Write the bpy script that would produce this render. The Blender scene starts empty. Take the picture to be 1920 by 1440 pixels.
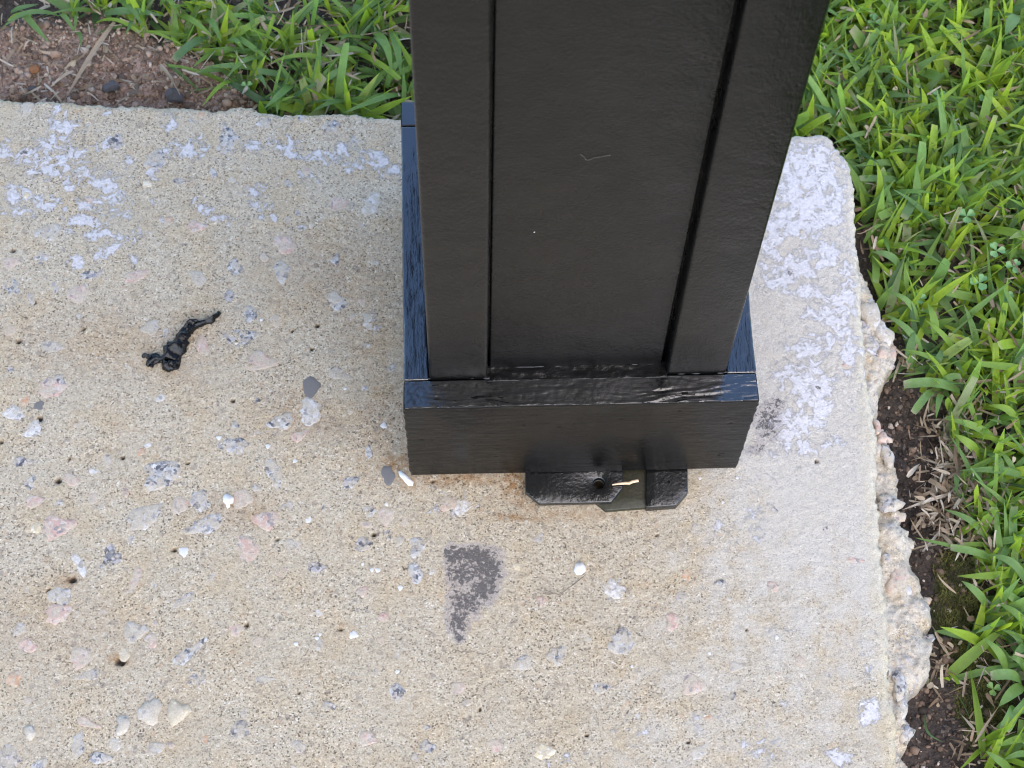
import bpy, bmesh, math, random
import numpy as np
from mathutils import Vector, Euler

random.seed(7)
RNG = np.random.default_rng(11)
S = bpy.context.scene
COL = S.collection
R = math.radians

# ------------------------------------------------------------------ camera
F_PX = 3556.8                                   # focal length in photo pixels (1920 wide)
CAM = np.array([-0.0659, -0.4076, 1.0271])
EUL = (0.4282, -0.0166, -0.0324)
cd = bpy.data.cameras.new('camera'); cam = bpy.data.objects.new('camera', cd); COL.objects.link(cam)
cam.location = CAM; cam.rotation_euler = EUL
cd.sensor_width = 36; cd.lens = F_PX / 1920 * 36
cd.clip_start = 0.02; cd.clip_end = 400
cd.dof.use_dof = True; cd.dof.focus_distance = 1.02; cd.dof.aperture_fstop = 22
S.camera = cam
CR = np.array(Euler(EUL).to_matrix())

# ------------------------------------------------------------------ light
SUN_EL, SUN_AZ = R(54), R(166)                 # soft hazy daylight from behind the camera, a little to the right
w = bpy.data.worlds.new('World'); S.world = w; w.use_nodes = True
wn = w.node_tree; wn.nodes.clear()
sky = wn.nodes.new('ShaderNodeTexSky'); sky.sky_type = 'NISHITA'; sky.sun_disc = False
sky.sun_elevation = SUN_EL; sky.sun_rotation = SUN_AZ
sky.air_density = 1.0; sky.dust_density = 0.1; sky.ozone_density = 3.0
bg = wn.nodes.new('ShaderNodeBackground'); bg.inputs[1].default_value = 0.15
wo = wn.nodes.new('ShaderNodeOutputWorld')
wn.links.new(sky.outputs[0], bg.inputs[0]); wn.links.new(bg.outputs[0], wo.inputs[0])
sl = bpy.data.lights.new('sun', 'SUN'); sl.energy = 1.5; sl.angle = R(84); sl.color = (1.0, 0.82, 0.60)
so = bpy.data.objects.new('sun', sl); COL.objects.link(so)
sd_ = Vector((math.sin(SUN_AZ) * math.cos(SUN_EL), math.cos(SUN_AZ) * math.cos(SUN_EL), math.sin(SUN_EL)))
so.rotation_euler = sd_.to_track_quat('Z', 'Y').to_euler(); so.location = (0, 0, 5)
S.view_settings.view_transform = 'Standard'; S.view_settings.look = 'None'
S.view_settings.gamma = 1; S.view_settings.use_curve_mapping = False
S.view_settings.exposure = 1.82
S.cycles.filter_width = 1.1; S.cycles.max_bounces = 8; S.cycles.transparent_max_bounces = 8

# ------------------------------------------------------------------ helpers
def at(px, py, z=0.0):
    """the point of the place at height z that photo pixel (px, py) shows (scalars or arrays)"""
    px = np.asarray(px, float); py = np.asarray(py, float)
    d = np.stack([(px - 960) / F_PX, -(py - 720) / F_PX, -np.ones_like(px)], -1) @ CR.T
    t = (z - CAM[2]) / d[..., 2]
    return CAM + d * t[..., None]

def at_y(px, py, y):
    d = CR @ np.array([(px - 960) / F_PX, -(py - 720) / F_PX, -1.0])
    return CAM + d * ((y - CAM[1]) / d[1])

def to_px(P):
    q = (np.asarray(P, float) - CAM) @ CR
    return 960 + F_PX * q[..., 0] / -q[..., 2], 720 - F_PX * q[..., 1] / -q[..., 2]

PX = 1.12 / F_PX                                # metres per photo pixel on the slab, roughly

def _h(ix, iy, seed):
    h = (ix.astype(np.int64) * 374761393 + iy.astype(np.int64) * 668265263 + seed * 1442695041) & 0xFFFFFFFF
    h = ((h ^ (h >> 13)) * 1274126177) & 0xFFFFFFFF
    h = ((h ^ (h >> 16)) * 2246822519) & 0xFFFFFFFF
    return ((h ^ (h >> 15)) & 0xFFFF) / 32767.5 - 1.0

def vn(x, y, seed=0):
    ix = np.floor(x); iy = np.floor(y); fx = x - ix; fy = y - iy
    fx = fx * fx * (3 - 2 * fx); fy = fy * fy * (3 - 2 * fy)
    a = _h(ix, iy, seed); b = _h(ix + 1, iy, seed); c = _h(ix, iy + 1, seed); d = _h(ix + 1, iy + 1, seed)
    return (a * (1 - fx) + b * fx) * (1 - fy) + (c * (1 - fx) + d * fx) * fy

def fbm(x, y, seed=0, o=4, g=.5):
    s = 0; a = 1; n = 0
    for k in range(o):
        s = s + a * vn(x * 2**k + 13.7 * k, y * 2**k - 7.1 * k, seed + k); n += a; a *= g
    return s / n

def sstep(a, b, x):
    t = np.clip((x - a) / (b - a), 0, 1); return t * t * (3 - 2 * t)

def mesh_np(name, V, F, smooth=True, attrs=None):
    """V (n,3), F (m,k) arrays -> mesh; attrs {name: (n,4)} as point colours"""
    V = np.ascontiguousarray(V, np.float32); F = np.ascontiguousarray(F, np.int32)
    me = bpy.data.meshes.new(name)
    k = F.shape[1]
    me.vertices.add(len(V)); me.vertices.foreach_set('co', V.ravel())
    me.loops.add(F.size); me.loops.foreach_set('vertex_index', F.ravel())
    me.polygons.add(len(F)); me.polygons.foreach_set('loop_start', np.arange(0, F.size, k, dtype=np.int32))
    if smooth: me.polygons.foreach_set('use_smooth', np.ones(len(F), bool))
    for an, a in (attrs or {}).items():
        at_ = me.attributes.new(an, 'FLOAT_COLOR', 'POINT'); at_.data.foreach_set('color', np.ascontiguousarray(a, np.float32).ravel())
    me.update(calc_edges=True); me.validate()
    return me

def obj(name, me, mat=None, parent=None, loc=(0, 0, 0), rot=(0, 0, 0)):
    o = bpy.data.objects.new(name, me); COL.objects.link(o)
    if mat is not None:
        if len(me.materials) == 0: me.materials.append(mat)
    o.location = loc; o.rotation_euler = rot
    if parent: o.parent = parent
    return o

def tag(o, label=None, cat=None, group=None, kind=None):
    for k, v in (('label', label), ('category', cat), ('group', group), ('kind', kind)):
        if v: o[k] = v
    return o

def thing(name, label, cat, loc=(0, 0, 0), group=None):
    o = bpy.data.objects.new(name, None); COL.objects.link(o); o.location = loc; o.empty_display_size = .02
    return tag(o, label, cat, group)

def local(me, loc):
    me.transform(__import__('mathutils').Matrix.Translation(-Vector(loc))); return me

def gridfaces(nx, ny):
    i, j = np.meshgrid(np.arange(nx - 1), np.arange(ny - 1), indexing='ij')
    a = (i * ny + j).ravel()
    return np.stack([a, a + ny, a + ny + 1, a + 1], 1)

def rbox(name, lo, hi, r, step, disp=None, steps=None):
    """a box with rounded edges on a fine grid; disp(P, N) moves its points along N"""
    lo = np.array(lo, float); hi = np.array(hi, float)
    stp = steps or (step,) * 3
    ax = []
    for k in range(3):
        n = max(2, int(round((hi[k] - lo[k] - 2 * r) / stp[k])) + 1)
        e = [lo[k], lo[k] + r * .3, lo[k] + r * .65]
        ax.append(np.concatenate([e, np.linspace(lo[k] + r, hi[k] - r, n), [hi[k] - r * .65, hi[k] - r * .3, hi[k]]]))
    Vs = []; Fs = []; n0 = 0
    for k in range(3):
        u, v = [(1, 2), (2, 0), (0, 1)][k]
        for side in (0, 1):
            A, B = np.meshgrid(ax[u], ax[v], indexing='ij')
            P = np.zeros(A.shape + (3,)); P[..., u] = A; P[..., v] = B; P[..., k] = (lo, hi)[side][k]
            f = gridfaces(*A.shape)
            if side == 0: f = f[:, ::-1]
            Vs.append(P.reshape(-1, 3)); Fs.append(f + n0); n0 += A.size
    V = np.concatenate(Vs); F = np.concatenate(Fs)
    key = np.round(V * 1e7).astype(np.int64)
    _, idx, inv = np.unique(key, axis=0, return_index=True, return_inverse=True)
    V = V[idx]; F = inv.ravel()[F]
    C = np.clip(V, lo + r, hi - r); N = V - C; N /= np.maximum(np.linalg.norm(N, axis=1, keepdims=True), 1e-12)
    V = C + N * r
    if disp is not None: V = V + disp(V, N)
    return mesh_np(name, V, F)

# ------------------------------------------------------------------ materials
class NT:
    def __init__(s, name):
        s.m = bpy.data.materials.new(name); s.m.use_nodes = True; s.t = s.m.node_tree
        s.t.nodes.clear()
        s.out = s.t.nodes.new('ShaderNodeOutputMaterial'); s.b = s.t.nodes.new('ShaderNodeBsdfPrincipled')
        s.t.links.new(s.b.outputs[0], s.out.inputs[0])
        s.tc = s.t.nodes.new('ShaderNodeTexCoord')
    def n(s, ty, **kw):
        n = s.t.nodes.new(ty)
        for k, v in kw.items():
            setattr(n, k, v)
        return n
    def put(s, sock, v):
        if hasattr(v, 'is_linked') or isinstance(v, bpy.types.NodeSocket): s.t.links.new(v, sock)
        else: sock.default_value = v
    def map(s, scale, src=None):
        m = s.n('ShaderNodeMapping'); s.put(m.inputs[0], src or s.tc.outputs['Object']); m.inputs['Scale'].default_value = scale
        return m.outputs[0]
    def noise(s, scale, detail=3, rough=.55, vec=None, dist=0):
        n = s.n('ShaderNodeTexNoise'); n.inputs['Scale'].default_value = scale; n.inputs['Detail'].default_value = detail
        n.inputs['Roughness'].default_value = rough; n.inputs['Distortion'].default_value = dist
        s.put(n.inputs['Vector'], vec or s.tc.outputs['Object']); return n.outputs[0]
    def vor(s, scale, out='Color', vec=None, feature='F1', rand=1):
        n = s.n('ShaderNodeTexVoronoi', feature=feature); n.inputs['Scale'].default_value = scale
        n.inputs['Randomness'].default_value = rand
        s.put(n.inputs['Vector'], vec or s.tc.outputs['Object']); return n.outputs[out]
    def math(s, op, a, b=0.0, c=0.0, clamp=False):
        n = s.n('ShaderNodeMath', operation=op, use_clamp=clamp)
        s.put(n.inputs[0], a); s.put(n.inputs[1], b); s.put(n.inputs[2], c); return n.outputs[0]
    def ramp(s, fac, pts, interp='LINEAR'):
        n = s.n('ShaderNodeValToRGB'); e = n.color_ramp.elements; n.color_ramp.interpolation = interp
        while len(e) < len(pts): e.new(.5)
        for el, (p, c) in zip(e, pts):
            el.position = p; el.color = (*c, 1) if len(c) == 3 else c
        s.put(n.inputs[0], fac); return n.outputs[0]
    def mr(s, v, a, b, c=0, d=1):
        n = s.n('ShaderNodeMapRange', interpolation_type='SMOOTHSTEP')
        s.put(n.inputs[0], v); n.inputs[1].default_value = a; n.inputs[2].default_value = b
        n.inputs[3].default_value = c; n.inputs[4].default_value = d; return n.outputs[0]
    def mix(s, f, a, b, mode='MIX'):
        n = s.n('ShaderNodeMix', data_type='RGBA', blend_type=mode)
        s.put(n.inputs[0], f)
        s.put(n.inputs[6], (*a, 1) if isinstance(a, tuple) and len(a) == 3 else a)
        s.put(n.inputs[7], (*b, 1) if isinstance(b, tuple) and len(b) == 3 else b)
        return n.outputs[2]
    def sep(s, c):
        n = s.n('ShaderNodeSeparateColor'); s.put(n.inputs[0], c); return n.outputs
    def attr(s, name):
        n = s.n('ShaderNodeAttribute', attribute_name=name); return n.outputs['Color'], n.outputs['Alpha']
    def rand(s):
        return s.n('ShaderNodeObjectInfo').outputs['Random']
    def bump(s, h, dist, strength=1.0, prev=None):
        n = s.n('ShaderNodeBump'); n.inputs['Distance'].default_value = dist; n.inputs['Strength'].default_value = strength
        s.put(n.inputs['Height'], h)
        if prev is not None: s.put(n.inputs['Normal'], prev)
        return n.outputs[0]
    def fin(s, col=None, rough=None, nrm=None, **kw):
        if col is not None: s.put(s.b.inputs['Base Color'], (*col, 1) if isinstance(col, tuple) and len(col) == 3 else col)
        if rough is not None: s.put(s.b.inputs['Roughness'], rough)
        if nrm is not None: s.put(s.b.inputs['Normal'], nrm)
        for k, v in kw.items(): s.put(s.b.inputs[k], v)
        return s.m

def paint(name, vscale, bump=.00012, rough=.3, col=(.011, .011, .012), lumps=.00012, fscale=1.0, ior=1.4):
    t = NT(name)
    fine = t.noise(1.0, 3, .6, t.map(vscale))
    med = t.noise(420 * fscale, 2, .5)
    big = t.noise(60, 2, .5)
    n1 = t.bump(big, lumps * 4, .5)
    n2 = t.bump(med, lumps, .8, n1)
    n3 = t.bump(fine, bump, 1.0, n2)
    rg = t.mr(t.noise(35, 3), .3, .7, rough - .05, rough + .07)
    c = t.mix(t.mr(t.noise(90, 4), .45, .75), col, tuple(x * 1.7 for x in col))
    return t.fin(c, rg, n3, IOR=ior)

M = {}
M['post'] = paint('black_satin_paint', (1100, 1100, 420), .00024, .27, (.0028, .0027, .0026), .00030, ior=1.41)
M['panel'] = paint('black_satin_paint_grained', (520, 520, 1000), .00026, .27, (.0028, .0027, .0026), .00036, ior=1.41)
M['board_x'] = paint('black_gloss_paint_long_grain', (130, 700, 700), .00007, .23, (.0028, .0027, .0026), .00014, ior=1.27)
M['top_x'] = paint('black_gloss_paint_top_brushed', (130, 700, 700), .00014, .2, (.005, .0048, .0048), .00012, ior=2.05)
M['board_y'] = paint('black_gloss_paint_side_grain', (700, 90, 500), .0003, .2, (.005, .0048, .0048), .00022, ior=2.05)
M['bead'] = paint('black_gloss_paint_bead', (150, 500, 500), .0003, .18, (.0055, .0053, .0053), .0003)
M['metal'] = paint('black_painted_steel', (500, 500, 500), .0003, .22, (.006, .006, .006), .0003, ior=1.75)
t = NT('steel_olive_reflection')
M['olive_reflection'] = t.fin(t.mix(t.mr(t.noise(300, 4), .35, .7), (.022, .021, .011), (.03, .028, .014)), .42, t.bump(t.noise(500, 3), .0002))  # olive reflection on the shaded lower plate, put into its colour
t = NT('black_rubbery_paint_skin')
M['scrap'] = t.fin((.0045, .0045, .005), .26, t.bump(t.noise(700, 3), .0003), IOR=1.38)
M['lint'] = NT('grey_lint').fin((.13, .115, .10), .8)
M['mark'] = NT('black_paint_dent').fin((.003, .003, .003), .5)

def concrete(name, ledge=False):
    t = NT(name)
    c1, a1 = t.attr('marks'); c2, a2 = t.attr('marks_more')
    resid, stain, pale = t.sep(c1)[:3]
    band, rust, pit = t.sep(c2)[:3]
    g = t.vor(1250, 'Color'); gr = t.sep(g)
    grains = t.ramp(gr[0], [(0, (.09, .072, .05)), (.09, (.27, .22, .15)), (.19, (.42, .35, .25)), (.5, (.49, .415, .30)),
                            (.85, (.56, .485, .365)), (.96, (.63, .55, .42)), (1, (.72, .68, .60))]
                    )
    g2 = t.sep(t.vor(420, 'Color', t.map((1, 1, 1))))[1]
    grains = t.mix(t.mr(g2, .94, .965, 0, .45), grains, (.20, .17, .15))
    grains = t.mix(t.mr(g2, .0, .05, .45, 0), grains, (.46, .31, .19))
    grains = t.mix(t.mr(t.noise(24, 4, .65), .38, .7, .0, .5), grains, (.465, .395, .285))
    fine = t.noise(1800, 2, .6)
    grains = t.mix(t.mr(fine, .3, .7, .0, .5), grains, t.mix(1.0, grains, (.55, .52, .48), 'MULTIPLY'))
    mott = t.noise(38, 4, .6)
    col = t.mix(t.mr(mott, .42, .66, 0, .5), grains, t.mix(1.0, grains, (1.0, .90, .74), 'MULTIPLY'))
    blot = t.noise(95, 4, .65)
    col = t.mix(t.mr(blot, .58, .72, 0, .4), col, t.mix(1.0, col, (.72, .68, .66), 'MULTIPLY'))
    # pale cement film, plus the right side's brighter light put into the colour
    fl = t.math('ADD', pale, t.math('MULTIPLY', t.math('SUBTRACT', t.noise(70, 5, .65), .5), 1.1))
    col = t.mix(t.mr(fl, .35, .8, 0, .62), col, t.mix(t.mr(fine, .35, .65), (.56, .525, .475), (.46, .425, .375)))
    # sandy lip along the rim
    col = t.mix(t.math('MULTIPLY', band, t.mr(t.noise(160, 4, .6), .3, .7, .1, .5)), col, t.mix(t.mr(fine, .3, .7), (.62, .54, .37), (.45, .38, .24)))
    # rusty stains with some collar and scrap shade painted in, then tar
    ru = t.math('MULTIPLY', rust, t.mr(t.noise(240, 4, .65), .3, .62))
    col = t.mix(ru, col, t.mix(1.0, col, (.62, .42, .24), 'MULTIPLY'))
    # white residue
    rs = t.math('ADD', t.math('MULTIPLY', resid, .62), t.math('MULTIPLY', t.math('SUBTRACT', t.noise(140, 9, .74, None, .6), .5), 2.6))
    rs = t.math('SUBTRACT', rs, t.mr(t.vor(260, 'Distance'), .28, .05, 0, .3))
    rm = t.mr(rs, .40, .56)
    rcol = t.mix(t.mr(t.noise(500, 3), .35, .7), (.605, .575, .575), (.49, .462, .455))
    col = t.mix(t.math('MULTIPLY', rm, .85), col, rcol)
    sm = t.math('ADD', stain, t.math('MULTIPLY', t.math('SUBTRACT', t.noise(360, 7, .8), .5), 2.8))
    lil = t.mr(t.math('ADD', stain, t.math('MULTIPLY', t.math('SUBTRACT', t.noise(230, 7, .75), .5), 1.8)), .36, .46, 0, .62)
    col = t.mix(lil, col, t.mix(t.mr(fine, .35, .65), (.40, .35, .32), (.29, .25, .23)))
    smm = t.mr(sm, .66, .76, 0, .85)
    col = t.mix(smm, col, t.mix(t.mr(fine, .4, .7), (.035, .031, .03), (.12, .105, .10)))
    col = t.mix(pit, col, (.035, .026, .018))
    hgt = t.math('ADD', t.math('MULTIPLY', gr[1], .5), t.math('MULTIPLY', fine, .8))
    n1 = t.bump(hgt, .0006, 1.0)
    n1 = t.bump(t.noise(300, 4, .6), .0007, .8, n1)
    n2 = t.bump(rm, .00035, .9, n1)
    return t.fin(col, t.mr(rm, 0, 1, .85, .62), n2)
M['concrete'] = concrete('weathered_concrete')

def granite(name, cells, dark=.2, scale=520, tint=None):
    t = NT(name)
    r = t.rand()
    off = t.n('ShaderNodeVectorMath', operation='ADD'); t.put(off.inputs[0], t.n('ShaderNodeNewGeometry').outputs['Position'])
    cx = t.n('ShaderNodeCombineXYZ'); t.put(cx.inputs[0], t.math('MULTIPLY', r, .73)); t.put(cx.inputs[1], t.math('MULTIPLY', r, .31)); t.put(off.inputs[1], cx.outputs[0])
    v = off.outputs[0]
    c = t.ramp(t.sep(t.vor(scale, 'Color', v))[0], cells, 'CONSTANT')
    c = t.mix(t.mr(t.noise(900, 3, .6, v), .35, .7, 0, .6), c, t.mix(1.0, c, (.72, .70, .70), 'MULTIPLY'))
    c = t.mix(t.mr(t.noise(330, 4, .65, v), .56, .62, 0, dark), c, (.07, .07, .08))
    # cement skin still clinging to part of the stone
    c = t.mix(t.mr(t.math('ADD', t.noise(170, 6, .72, v), t.math('MULTIPLY', r, .12)), .455, .62, 0, .86), c, t.mix(t.mr(t.noise(1500, 2, .5, v), .3, .7), (.45, .39, .30), (.34, .29, .215)))
    n = t.bump(t.noise(600, 4, .65, v), .0006, .9)
    return t.fin(c, .68, n)
M['stone_grey'] = granite('grey_granite', [(0, (.09, .09, .095)), (.2, (.26, .255, .255)), (.45, (.40, .39, .375)), (.72, (.49, .475, .45)), (.9, (.40, .34, .31))], .75)
M['stone_dark'] = granite('dark_granite', [(0, (.06, .06, .07)), (.28, (.17, .165, .17)), (.55, (.34, .32, .32)), (.8, (.48, .42, .40))], .7)
M['stone_pink'] = granite('pink_granite', [(0, (.47, .31, .25)), (.4, (.53, .39, .31)), (.7, (.50, .42, .36)), (.86, (.26, .22, .21))], .35)
M['stone_white'] = granite('pale_quartz', [(0, (.50, .475, .44)), (.4, (.58, .55, .52)), (.75, (.47, .44, .40)), (.9, (.28, .265, .25))], .3)
M['stone_cream'] = granite('cream_quartz', [(0, (.60, .50, .32)), (.4, (.63, .57, .44)), (.75, (.50, .40, .24))], .08)
M['stone_orange'] = granite('orange_feldspar', [(0, (.47, .27, .15)), (.5, (.50, .36, .25)), (.85, (.36, .23, .15))], .08)
t = NT('grey_mortar'); M['stone_mud'] = t.fin(t.mix(t.mr(t.noise(500, 3), .35, .7), (.19, .175, .165), (.27, .25, .235)), .8, t.bump(t.noise(350, 4), .0008))
t = NT('white_paint'); M['white'] = t.fin(t.mix(t.mr(t.noise(400, 3), .4, .7), (.72, .70, .67), (.60, .575, .54)), .55, t.bump(t.noise(300, 3), .0004))

def soil():
    t = NT('bare_soil')
    c1, a1 = t.attr('marks'); red, moss, lawn = t.sep(c1)[:3]
    f = t.noise(420, 5, .7); cell = t.sep(t.vor(380, 'Color'))[0]
    dark = t.mix(t.mr(f, .3, .7), (.026, .020, .017), (.095, .072, .060))
    redc = t.mix(t.mr(f, .3, .7), (.19, .118, .085), (.50, .355, .275))
    c = t.mix(red, dark, redc)
    c = t.mix(t.mr(cell, .9, .94, 0, .6), c, (.30, .24, .19))
    c = t.mix(t.math('MULTIPLY', moss, t.mr(t.noise(200, 4), .35, .6)), c, (.055, .062, .015))
    c = t.mix(lawn, c, t.mix(t.mr(t.noise(60, 5, .7), .3, .7), (.035, .075, .014), (.075, .13, .03)))
    return t.fin(c, .95, t.bump(f, .003, 1.0))
M['soil'] = soil()

def leafmat(name, dry=False):
    t = NT(name)
    c1, a1 = t.attr('tint')                       # r: hue roll, g: dryness/tip, b: across 0..1, a: along
    r, d, ac = t.sep(c1)[:3]
    if dry:
        c = t.ramp(r, [(0, (.17, .11, .07)), (.3, (.34, .235, .155)), (.6, (.50, .385, .27)), (.85, (.64, .53, .41)), (1, (.70, .62, .52))])
    else:
        c = t.ramp(r, [(0, (.11, .20, .085)), (.25, (.18, .31, .12)), (.5, (.25, .41, .115)), (.75, (.34, .51, .065)), (1, (.45, .59, .065))])
        c = t.mix(t.mr(d, .3, 1.0, 0, 1), c, (.48, .47, .30))
    st = t.n('ShaderNodeMath', operation='SINE'); t.put(st.inputs[0], t.math('MULTIPLY', ac, 75.0))
    rib = t.math('ABSOLUTE', t.math('SUBTRACT', ac, .5))
    c = t.mix(t.mr(rib, 0, .055, .45, 0), c, t.mix(.5, c, (.30, .44, .16)) if not dry else c)
    c = t.mix(t.mr(t.noise(130, 4, .65), .35, .7, .0, .5), c, t.mix(1.0, c, (.62, .70, .6), 'MULTIPLY'))
    c = t.mix(t.mr(st.outputs[0], -.2, 1, 0, .16), c, t.mix(1.0, c, (.6, .62, .6), 'MULTIPLY'))
    nb = t.bump(t.math('ADD', st.outputs[0], t.math('MULTIPLY', t.noise(500, 3), 2.0)), .00012, .7)
    t.fin(c, .36 if not dry else .75, nb)
    tr = t.n('ShaderNodeBsdfTranslucent'); t.put(tr.inputs[0], t.mix(1.0, c, (1.25, 1.2, .55) if not dry else (.9, .8, .7), 'MULTIPLY'))
    mx = t.n('ShaderNodeMixShader'); mx.inputs[0].default_value = .46 if not dry else .15
    t.t.links.new(t.b.outputs[0], mx.inputs[1]); t.t.links.new(tr.outputs[0], mx.inputs[2]); t.t.links.new(mx.outputs[0], t.out.inputs[0])
    return t.m
M['grass'] = leafmat('green_grass_blade')
M['straw'] = leafmat('dry_straw', True)
t = NT('clover_leaf')
c1, a1 = t.attr('tint'); r, d, ac = t.sep(c1)[:3]
c = t.ramp(r, [(0, (.07, .16, .05)), (.5, (.11, .23, .07)), (1, (.22, .34, .10))])
c = t.mix(t.mr(d, .1, .9, 0, .35), c, (.16, .30, .15))
t.fin(c, .5, t.bump(t.noise(400, 3), .0003)); M['clover'] = t.m
t = NT('moss_green'); c1, a1 = t.attr('tint'); M['moss'] = t.fin(t.ramp(t.sep(c1)[0], [(0, (.035, .04, .01)), (.6, (.10, .105, .025)), (1, (.19, .18, .045))]), .8)
t = NT('soil_crumb'); c1, a1 = t.attr('tint'); M['crumb'] = t.fin(t.ramp(t.sep(c1)[0], [(0, (.03, .022, .018)), (.35, (.12, .08, .058)), (.75, (.36, .25, .18)), (1, (.5, .42, .35))]), .9, t.bump(t.noise(600, 3), .0006))
t = NT('split_pine'); M['wood'] = t.fin(t.mix(t.mr(t.noise(1, 3, .6, t.map((200, 1500, 1500))), .35, .7), (.66, .50, .33), (.50, .35, .21)), .7)
t = NT('brown_bark'); M['bark'] = t.fin(t.mix(t.mr(t.noise(500, 3), .35, .7), (.12, .085, .06), (.24, .18, .13)), .85)
t = NT('rust_brown_leaf'); M['dryleaf'] = t.fin(t.mix(t.mr(t.noise(300, 4), .35, .7), (.26, .105, .035), (.36, .18, .08)), .7, t.bump(t.noise(400, 3), .0005))
t = NT('dark_pebble'); M['pebble'] = t.fin(t.mix(t.mr(t.noise(350, 4), .35, .7), (.085, .08, .082), (.20, .19, .195)), .8, t.bump(t.noise(450, 4), .001))
t = NT('pale_pebble'); M['pebble_pale'] = t.fin(t.mix(t.mr(t.noise(350, 4), .35, .7), (.50, .40, .32), (.60, .52, .45)), .7, t.bump(t.noise(450, 4), .0008))

# ------------------------------------------------------------------ ground sheet
def axis(lo, f0, f1, hi, step, grow=1.35):
    mid = list(np.arange(f0, f1, step)); s = step; a = []; x = f0
    while x > lo: s *= grow; x -= s; a.append(max(x, lo))
    s = step; b = []; x = mid[-1]
    while x < hi: s *= grow; x += s; b.append(min(x, hi))
    return np.array(a[::-1] + mid + b)

SOIL = -0.036
def dirt_mask(px, py):
    """1 on the bare red dirt by the slab's far left edge"""
    n = fbm(px / 60., py / 40., 5, 3) * 32
    edge = np.interp(px, [-400, -60, 60, 140, 240, 320, 400, 470, 520], [80, 62, 52, 42, 60, 82, 125, 185, 240])
    return sstep(-14, 14, py + n * .8 - edge) * sstep(540, 440, px + n)

def gap_mask(px, py):
    """1 on the bare dark earth between the slab's broken side and the lawn"""
    n = fbm(px / 50., py / 50., 9, 3) * 38
    edge = np.interp(py, [300, 480, 620, 700, 780, 860, 940, 1000, 1060, 1120, 1200, 1300, 1380, 1460, 1700],
                         [1565, 1612, 1662, 1693, 1738, 1760, 1770, 1780, 1788, 1803, 1815, 1828, 1842, 1830, 1850])
    return sstep(12, -12, px + n * .6 - edge) * sstep(350, 600, py)

def moss_mask(px, py):
    d = np.minimum(((px - 1850) / 62)**2 + ((py - 1320) / 85)**2, ((px - 1795) / 50)**2 + ((py - 1150) / 120)**2)
    return sstep(1.25, .6, d + .5 * fbm(px / 40., py / 40., 21, 3))

gx = axis(-60, -0.47, 0.33, 60, .0022); gy = axis(-60, -0.30, 0.34, 60, .0022)
X, Y = np.meshgrid(gx, gy, indexing='ij')
Z = SOIL + fbm(X * 60, Y * 60, 1, 4) * .0045 + fbm(X * 330, Y * 330, 2, 3) * .0022
far = sstep(.5, 3, np.hypot(X, Y)); Z = Z * (1 - far) + (SOIL + .0) * far
px, py = to_px(np.stack([X, Y, Z], -1))
dm = dirt_mask(px, py) * (Y > 0); mm = moss_mask(px, py) * (X > 0)
Z += dm * .006
A = np.stack([np.clip(dm, 0, 1), np.clip(mm, 0, 1), sstep(.55, 1.4, np.hypot(X, Y - .05)), np.ones_like(X)], -1)
ground = obj('ground', mesh_np('ground', np.stack([X, Y, Z], -1).reshape(-1, 3), gridfaces(len(gx), len(gy)), attrs={'marks': A.reshape(-1, 4)}), M['soil'])
tag(ground, 'bare brown soil under the lawn and along the slab edges', None, None, 'structure')

# ------------------------------------------------------------------ concrete slab
def poly_sd(x, y, P):
    """signed distance to polygon P, negative inside"""
    d = np.full(x.shape, 1e9); ins = np.zeros(x.shape, bool)
    for (x0, y0), (x1, y1) in zip(P, np.roll(P, -1, 0)):
        ex, ey = x1 - x0, y1 - y0
        t = np.clip(((x - x0) * ex + (y - y0) * ey) / (ex * ex + ey * ey + 1e-18), 0, 1)
        d = np.minimum(d, (x - x0 - t * ex)**2 + (y - y0 - t * ey)**2)
        c = (y0 > y) != (y1 > y)
        ins ^= c & (x < ex * (y - y0) / (ey if abs(ey) > 1e-12 else 1e-12) + x0)
    return np.where(ins, -1, 1) * np.sqrt(d)

back_px = [(-30, 183), (60, 187), (92, 184), (140, 192), (200, 196), (300, 198), (370, 203), (425, 204), (448, 199), (470, 200), (490, 209), (560, 211), (640, 209),
           (700, 217), (760, 222), (1000, 236), (1490, 252), (1545, 253)]
right_px = [(1560, 258), (1570, 272), (1578, 276), (1580, 287), (1594, 300), (1600, 330), (1602, 380), (1608, 430), (1612, 490), (1615, 560), (1622, 620), (1625, 680),
            (1635, 740), (1640, 800), (1645, 860), (1645, 930), (1648, 1000), (1655, 1060), (1660, 1130), (1668, 1190), (1670, 1270), (1678, 1340), (1680, 1400), (1692, 1480)]
bp = np.array([at(*p)[:2] for p in back_px]); rp = np.array([at(*p)[:2] for p in right_px])
dl = bp[0] - bp[-1]; dl /= np.hypot(*dl); dr = rp[-1] - rp[8]; dr /= np.hypot(*dr)
SLAB = np.concatenate([[bp[0] + dl * 1.6], bp, rp, [rp[-1] + dr * 1.3], [[-2.2, -1.75]]])
sx = axis(-1.8, -0.40, 0.225, 0.34, .00105, 1.5); sy = axis(-1.5, -0.285, 0.275, 0.29, .00105, 1.5)
X, Y = np.meshgrid(sx, sy, indexing='ij')
sd = poly_sd(X, Y, SLAB)
sd = sd + fbm(X * 110, Y * 110, 31, 3) * .0022 + fbm(X * 420, Y * 420, 32, 2) * .0010
wide = vn(X * 9, Y * 9, 40)
Ztop = fbm(X * 45, Y * 45, 33, 3) * .0005 + fbm(X * 380, Y * 380, 34, 2) * .00028 + vn(X * 900, Y * 900, 35) * .00013
drop = np.clip((sd + .0045) / .0045, 0, 1)
Zs = Ztop - .0030 * drop**2.2 - np.clip(sd, 0, 1) * 14 * (1 + .4 * vn(X * 200, Y * 200, 36))
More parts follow.
